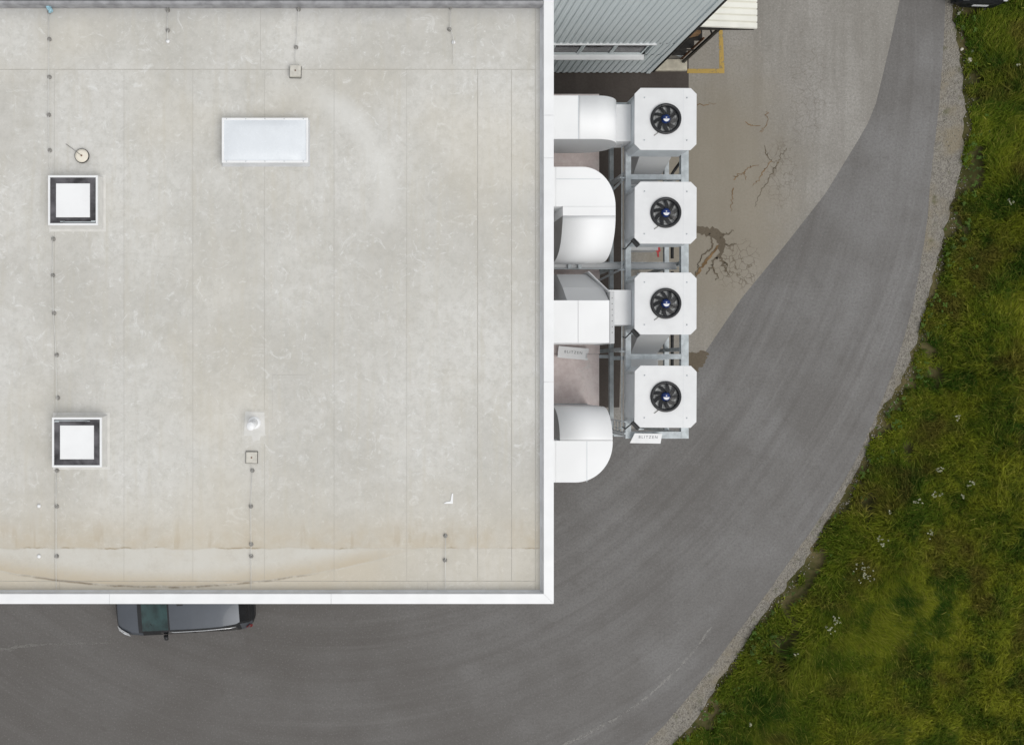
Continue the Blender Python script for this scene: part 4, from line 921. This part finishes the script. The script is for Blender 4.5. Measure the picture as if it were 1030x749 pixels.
def make_car(paint, trim):
    t = empty('parked_car', (0, 0, 0)); rows = []
    for (x, w_, zb, zt, wt) in ST:
        half = [(w_ * 0.93, 0.26), (w_, 0.42), (w_ * 1.005, 0.62 * min(1, zb / .9)), (w_ * 0.985, zb), (wt + 0.075, zt - 0.06 if zt - zb > 0.2 else zb + (zt - zb) * .55), (wt, zt - 0.012), (wt * .55, zt + 0.022), (0, zt + 0.032)]
        full = [(y, z) for y, z in half] + [(-y, z) for y, z in half[-2::-1]]
        rows.append([(x, y, z) for y, z in full])
    nc = len(rows[0]); parts = {}
    def kind(i, j):
        jj = j if j < 7 else 13 - j            # mirrored column 0..6
        if i == 0 or i == 20: return 'bumper'
        if jj <= 1: return 'sill'
        if i == 4 and jj >= 4: return 'cowl'
        if 5 <= i <= 7 and jj >= 5: return 'windscreen'
        if i == 8 and jj >= 5: return 'pillar'
        if jj == 4 and 5 <= i <= 18: return 'pillar'
        if jj == 3 and i in (5, 6, 11, 14, 16): return 'pillar'
        if 17 <= i <= 18 and jj >= 4: return 'rear_window'
        if jj == 3 and i in (7, 8, 9, 10): return 'side_window_front'
        if jj == 3 and i in (12, 13): return 'side_window_rear'
        if jj == 3 and i == 15: return 'quarter_window'
        if i <= 4 and jj >= 4: return 'bonnet'
        if 9 <= i <= 16 and jj >= 5: return 'roof_panel'
        if i == 19 and jj >= 4: return 'tailgate'
        return 'body'
    for i in range(len(rows) - 1):
        for j in range(nc - 1):
            kd = kind(i, j); side = 'L' if j < 7 else 'R'
            key = (kd, side) if 'side' in kd or 'quarter' in kd else (kd, 'F' if kd == 'bumper' and i < 5 else '')
            parts.setdefault(key, MB()).add([rows[i][j], rows[i][j + 1], rows[i + 1][j + 1], rows[i + 1][j]], [(0, 1, 2, 3)], True)
    mats = {'windscreen': M['wind'], 'rear_window': M['carglass'], 'side_window_front': M['carglass'], 'side_window_rear': M['carglass'], 'quarter_window': M['carglass'], 'sill': trim, 'pillar': trim, 'cowl': trim, 'bumper': trim, 'tailgate': trim}
    for (kd, sd_), mb in parts.items():
        # weld shared verts for smooth shading
        idx = {}; vv = []; ff = []
        for q in mb.f:
            nf = []
            for k in q:
                p = tuple(round(a, 5) for a in mb.v[k])
                if p not in idx: idx[p] = len(vv); vv.append(p)
                nf.append(idx[p])
            ff.append(tuple(dict.fromkeys(nf)))
        ff = [q for q in ff if len(q) > 2]
        MB().add(vv, ff, True).build(kd.replace('_front', '').replace('_rear', '') if 'side' in kd else kd, mats.get(kd, paint), t)
    for r, nm in ((rows[0], 'front_panel'), (rows[-1], 'rear_panel')):
        MB().add(r, [tuple(range(len(r)))]).build(nm, trim, t)
    MB().box(-2.2, 2.15, -0.80, 0.80, 0.17, 0.30).build('underbody', trim, t)
    for s in (-1, 1):
        for x in (1.42, -1.36):
            wh = empty('wheel', (x, s * 0.815, 0.325)); wh.parent = t
            MB().lathe([(0.20, -0.10), (0.29, -0.105), (0.322, -0.08), (0.325, 0), (0.322, 0.08), (0.29, 0.105), (0.20, 0.10)], n=28).build('tyre', M['tyre'], wh)
            MB().lathe([(0.20, 0.06), (0.17, 0.085), (0.05, 0.08), (0.0, 0.085)], n=20).build('rim', M['rim'], wh)
            wh.rotation_euler = (R(-90 * s), 0, 0)
        m_ = MB(); c_ = (0.62, s * 0.975, 1.02)
        m_.add([(c_[0] + a * 0.075, c_[1] + b * s * 0.085, c_[2] + d * 0.06) for (a, b, d) in ((-1, -1, -1), (1, -.8, -1), (.7, 1, -1), (-1, 1, -1), (-1, -1, 1), (.7, -.8, 1), (.4, .9, .8), (-1, .9, .8))],
               [(3, 2, 1, 0), (4, 5, 6, 7), (0, 1, 5, 4), (1, 2, 6, 5), (2, 3, 7, 6), (3, 0, 4, 7)], True); m_.build('mirror', M['black'], t)
        MB().tube([(0.36, s * 0.635, 1.57), (0.2, s * 0.645, 1.635), (-0.8, s * 0.64, 1.67), (-1.6, s * 0.62, 1.645), (-1.78, s * 0.605, 1.58)], 0.013, 8).build('roof_rail', M['chrome'], t)
        # headlight wraps the front corner
        MB().add([(2.25, s * .56, .74), (2.10, s * .66, .86), (1.84, s * .80, .93), (1.80, s * .905, .86), (2.02, s * .86, .76), (2.23, s * .73, .68)], [(0, 1, 2, 3, 4, 5)[::s]]).build('headlight', M['lamp'], t)
        MB().add([(-2.03, s * .80, 1.05), (-2.16, s * .70, 1.02), (-2.235, s * .80, .74), (-2.18, s * .875, .74)], [(0, 1, 2, 3)[::-s]]).build('tail_light', M['tail'], t)
    MB().box(2.262, 2.30, -0.40, 0.40, 0.40, 0.54).build('grille', M['black'], t)
    MB().box(2.296, 2.306, -0.26, 0.26, 0.40, 0.51).build('number_plate', M['hub_white'], t)
    MB().box(-0.13, 0.06, -0.32, -0.20, 1.64, 1.675).build('roof_module', M['black'], t)
    for s in (-1, 1): MB().tube([(1.30, s * 0.25 - 0.1, 1.07), (1.0, s * 0.25 + 0.22, 1.30)], 0.008, 5).build('wiper', M['black'], t)
    MB().box(0.47, 0.50, -0.05, 0.05, 1.535, 1.56).build('sensor', M['black'], t)
    return t
trim = M['black']
car = make_car(car_paint('grey_car_paint', (0.085, 0.095, 0.112)), trim)
car.location = (-5.41, -7.68, 0.001); car.rotation_euler.z = R(180 - 176.2 + 176.2) + R(3.6)
tag(car, 'dark grey estate car parked below the building, half hidden by its roof edge', 'car', 'cars in view')
car2 = make_car(car_paint('navy_car_paint', (0.010, 0.013, 0.022)), trim)
car2.location = (*PXY(979, -57), -0.02); car2.rotation_euler.z = R(-92)
tag(car2, 'dark car at the top edge of the grass, only its front end showing', 'car', 'cars in view')

# ------------------------------------------------------------------ grass, flowers, stones, pebbles
ex = np.array([q[0] for q in OUTER]); ey = np.array([q[1] for q in OUTER]); od = np.argsort(ey)
def edge_x(y): return np.interp(y, ey[od], ex[od])
e2x = np.array([q[0] for q in EDGE]); e2y = np.array([q[1] for q in EDGE]); od2 = np.argsort(e2y)
def road_x(y): return np.interp(y, e2y[od2], e2x[od2])
class VN:
    def __init__(s, seed): s.g = np.random.default_rng(seed).random((64, 64))
    def __call__(s, x, y, sc):
        u, v = x * sc + 100, y * sc + 100; i, j = np.floor(u).astype(int), np.floor(v).astype(int); fu, fv = u - i, v - j
        fu = fu * fu * (3 - 2 * fu); fv = fv * fv * (3 - 2 * fv); gg = lambda a, b: s.g[a % 64, b % 64]
        return (gg(i, j) * (1 - fu) + gg(i + 1, j) * fu) * (1 - fv) + (gg(i, j + 1) * (1 - fu) + gg(i + 1, j + 1) * fu) * fv
    def f(s, x, y, sc): return 0.6 * s(x, y, sc) + 0.28 * s(x + 7, y, sc * 2.3) + 0.12 * s(x, y + 5, sc * 5)
vn1, vn2, vn3 = VN(1), VN(2), VN(3)
NT_ = 46000; BL = 12
tx = RNG.uniform(9.0, 24.5, NT_ * 3); ty = RNG.uniform(-15.5, 15.5, NT_ * 3)
d = tx - edge_x(ty) + (vn1.f(tx, ty, 1.1) - 0.5) * 0.6 - 0.20
cc = PXY(979, -57); keep = ~((np.abs(tx - cc[0]) < 1.05) & (np.abs(ty - cc[1]) < 2.45)) & (d > 0) & ((d > 0.7) | (vn3.f(tx, ty, 1.6) > 0.42))
bald = (vn2.f(tx, ty, 0.9) > 0.70) & (d < 1.6); keep &= ~bald
tx, ty, d = tx[keep], ty[keep], d[keep]; tx, ty, d = tx[:NT_], ty[:NT_], d[:NT_]; n = len(tx)
hgt = (0.22 + 0.56 * vn1.f(tx, ty, 0.45) + 0.10 * vn2(tx, ty, 1.7)) * np.clip(0.28 + d / 2.6, 0.28, 1.0)
lean_dir = vn3.f(tx, ty, 0.22) * 2 * math.pi * 1.3 - 1.2
bx = np.repeat(tx, BL) + RNG.normal(0, 0.055, n * BL); by = np.repeat(ty, BL) + RNG.normal(0, 0.055, n * BL)
L = np.repeat(hgt, BL) * RNG.uniform(0.55, 1.35, n * BL)
a = np.where(RNG.random(n * BL) < 0.78, np.repeat(lean_dir, BL) + RNG.normal(0, 0.55, n * BL), RNG.uniform(0, 2 * math.pi, n * BL))
le = RNG.uniform(0.35, 1.1, n * BL); wdt = RNG.uniform(0.006, 0.015, n * BL) * (1 + (RNG.random(n * BL) < 0.12) * 1.0)
dxx, dyy = np.cos(a), np.sin(a); pa = a + math.pi / 2 + RNG.normal(0, 0.5, n * BL); qx, qy = np.cos(pa) * wdt, np.sin(pa) * wdt
N = n * BL; z0 = -0.03
vt = np.zeros((N, 5, 3))
vt[:, 0] = np.stack([bx - qx, by - qy, np.full(N, z0)], 1); vt[:, 1] = np.stack([bx + qx, by + qy, np.full(N, z0)], 1)
mx, my, mz = bx + dxx * L * le * 0.38, by + dyy * L * le * 0.38, z0 + L * (1 - 0.25 * le) * 0.62
vt[:, 2] = np.stack([mx + qx * .9, my + qy * .9, mz], 1); vt[:, 3] = np.stack([mx - qx * .9, my - qy * .9, mz], 1)
vt[:, 4] = np.stack([bx + dxx * L * le, by + dyy * L * le, z0 + L * (1 - 0.50 * le ** 2)], 1)
me = bpy.data.meshes.new('meadow_grass'); me.vertices.add(N * 5); me.vertices.foreach_set('co', vt.reshape(-1).astype(np.float32))
base = (np.arange(N) * 5)[:, None]; loops = np.concatenate([base + np.array([0, 1, 2, 3]), base + np.array([3, 2, 4])], 1).reshape(-1)
me.loops.add(len(loops)); me.loops.foreach_set('vertex_index', loops.astype(np.int32))
me.polygons.add(N * 2); st_ = np.stack([np.arange(N) * 7, np.arange(N) * 7 + 4], 1).reshape(-1); me.polygons.foreach_set('loop_start', st_.astype(np.int32))
me.update(); me.validate()
at = me.attributes.new('tint', 'FLOAT', 'POINT'); tn = np.clip(np.repeat(RNG.random(n), BL) * 0.6 + RNG.random(N) * 0.4, 0, 1); at.data.foreach_set('value', np.repeat(tn, 5).astype(np.float32))
go = link('meadow_grass', me, M['grass']); go['kind'] = 'stuff'; go['label'] = 'tall unmown green and yellowish meadow grass beside the road'; go['category'] = 'grass'

# broad-leaved weeds hugging the verge
mb_v = []; mb_f = []
wx = RNG.uniform(9, 25, 9000); wy = RNG.uniform(-15, 15, 9000); dd = wx - edge_x(wy)
sel = (dd > -0.05) & ((dd < 0.8) | (vn2.f(wx, wy, 0.7) > 0.60)) & (vn1.f(wx + 3, wy, 1.3) > 0.50)
wx, wy, dd = wx[sel][:900], wy[sel][:900], dd[sel][:900]
for x, y in zip(wx, wy):
    nl = random.randint(5, 9); r0 = random.uniform(0.04, 0.09); h0 = random.uniform(0.05, 0.35)
    for k in range(nl):
        a = 2 * math.pi * k / nl + random.uniform(-.4, .4); r = r0 * random.uniform(.6, 1.3); wdh = r * 0.28; ca, sa = math.cos(a), math.sin(a); o = len(mb_v); z = h0 * random.uniform(.6, 1)
        mb_v += [(x, y, z), (x + ca * r * .5 - sa * wdh, y + sa * r * .5 + ca * wdh, z + r * .25), (x + ca * r, y + sa * r, z + r * .05), (x + ca * r * .5 + sa * wdh, y + sa * r * .5 - ca * wdh, z + r * .25)]
        mb_f += [(o, o + 2, o + 1), (o, o + 3, o + 2)]
wo2 = MB().add(mb_v, mb_f).build('verge_weeds', M['leaf']); wo2['kind'] = 'stuff'; wo2['label'] = 'low broad-leaved green weeds along the gravel verge'; wo2['category'] = 'weeds'

# pebbles on the verge
pv = []; pf = []
ico = [(0, 0, 1), (.9, 0, .3), (.28, .85, .3), (-.72, .53, .3), (-.72, -.53, .3), (.28, -.85, .3), (0, 0, -.6)]
icf = [(0, 1, 2), (0, 2, 3), (0, 3, 4), (0, 4, 5), (0, 5, 1), (6, 2, 1), (6, 3, 2), (6, 4, 3), (6, 5, 4), (6, 1, 5)]
cnt = 0
while cnt < 3000:
    y = random.uniform(-15, 15); xa, xb = float(road_x(y)), float(edge_x(y)); x = random.uniform(xa - 0.02, xb + 0.35)
    r = random.choice((.012, .015, .02, .026, .034)) * random.uniform(.8, 1.2); c_, s_2 = math.cos(x * 99), math.sin(x * 99); o = len(pv)
    pv += [(x + (p[0] * c_ - p[1] * s_2) * r, y + (p[0] * s_2 + p[1] * c_) * r * .8, -0.012 + p[2] * r * .6) for p in ico]; pf += [tuple(i + o for i in q) for q in icf]; cnt += 1
pe = MB().add(pv, pf, True).build('gravel', M['pebble']); pe['kind'] = 'stuff'; pe['label'] = 'loose pale gravel along the road edge'; pe['category'] = 'gravel'

# pale stones at the top of the verge
def stone(px, py, r, label):
    c = PXY(px, py); v = []; f = []; nn, mm = 10, 5
    for j in range(mm + 1):
        ph = math.pi * j / mm
        for i in range(nn):
            a = 2 * math.pi * i / nn; k = r * random.uniform(.78, 1.15)
            v.append((k * math.sin(ph) * math.cos(a), k * .75 * math.sin(ph) * math.sin(a), k * .65 * math.cos(ph)))
    for j in range(mm):
        for i in range(nn): f.append((j * nn + i, (j + 1) * nn + i, (j + 1) * nn + (i + 1) % nn, j * nn + (i + 1) % nn))
    o = MB().add(v, f, True).build('stone', M['stone'], None, (c[0], c[1], r * 0.35)); o.rotation_euler.z = random.uniform(0, 6); tag(o, label, 'stone', 'pale stones in the grass')
stone(977, 53, 0.085, 'upper of two pale stones lying close together in the verge grass')
stone(974.5, 61, 0.12, 'larger lower pale stone of the pair in the verge grass')
for px, py, r in ((967, 50, .07), (990, 24, .08), (989, 10, .07), (996, 6, .07), (986, 15, .09), (979, 31, .05), (1000, 8, .08), (964, 14, .08), (983, 37, .09), (993, 14, .07)):
    stone(px, py, r, 'small pale stone half hidden in grass below the dark car')

# white wildflowers
def flower_cluster(px, py, spread, nh, label):
    c = PXY(px, py)
    t = tag(empty('wildflower_plant', (c[0], c[1], -0.03)), label, 'wildflower', 'white wildflowers in the meadow')
    stems = MB()
    for k in range(nh):
        a = random.uniform(0, 6.28); r = spread * math.sqrt(random.random()); x, y = r * math.cos(a), r * math.sin(a); h = random.uniform(.5, .68)
        stems.tube([(x * .3, y * .3, 0.0), (x * .6, y * .6, h * .5), (x, y, h)], 0.005, 4, False)
        hd = MB(); rr = random.uniform(.02, .04)
        for q in range(11):
            b = random.uniform(0, 6.28); s = rr * math.sqrt(random.random()); u, v_ = x + s * math.cos(b), y + s * math.sin(b); e_ = random.uniform(.006, .011); z = h + random.uniform(-.008, .012)
            hd.add([(u - e_, v_, z), (u, v_ - e_, z + .003), (u + e_, v_, z), (u, v_ + e_, z + .004), (u, v_, z + .01)], [(0, 1, 4), (1, 2, 4), (2, 3, 4), (3, 0, 4)])
        hd.build('flower_head', M['petal'], t)
    stems.build('stems', M['stem'], t)
flower_cluster(859, 573, .40, 24, 'largest clump of white wildflowers, near the gravel edge')
flower_cluster(877, 541, .20, 12, 'clump of white wildflowers just above the largest clump')
flower_cluster(833, 619, .16, 9, 'clump of white wildflowers below the largest clump')
flower_cluster(826, 629, .14, 8, 'lowest clump of white wildflowers, beside another small clump')
flower_cluster(934, 470, .12, 8, 'small bright clump of white wildflowers highest in the middle meadow')
flower_cluster(965, 485, .13, 8, 'rightmost loose clump of white wildflowers in the middle meadow')
for px, py, sp, nh, lb in ((913, 502, .12, 8, 'white wildflower tuft left of the middle of the middle meadow'), (931, 493, .16, 7, 'loose white wildflower tuft below the small bright clump'), (957, 497, .08, 5, 'small white wildflower tuft below the rightmost loose clump'),
        (925, 534, .16, 7, 'loose white wildflower tuft right of the clump above the largest'), (885, 512, .06, 3, 'tiny white wildflower tuft above the clumps by the gravel edge'), (1004, 206, .1, 5, 'white wildflower tuft in the upper grass near the right edge'),
        (1028, 110, .1, 4, 'white wildflower tuft cut by the right edge of the picture'), (951, 419, .1, 5, 'highest white wildflower tuft of the middle meadow'), (1011, 70, .06, 3, 'tiny white wildflower tuft nearest the dark car'),
        (793, 652, .06, 3, 'tiny white wildflower tuft below the two lowest clumps'), (748, 722, .06, 3, 'lowest tiny white wildflower tuft, near the bottom edge')):
    flower_cluster(px, py, sp, nh, lb)
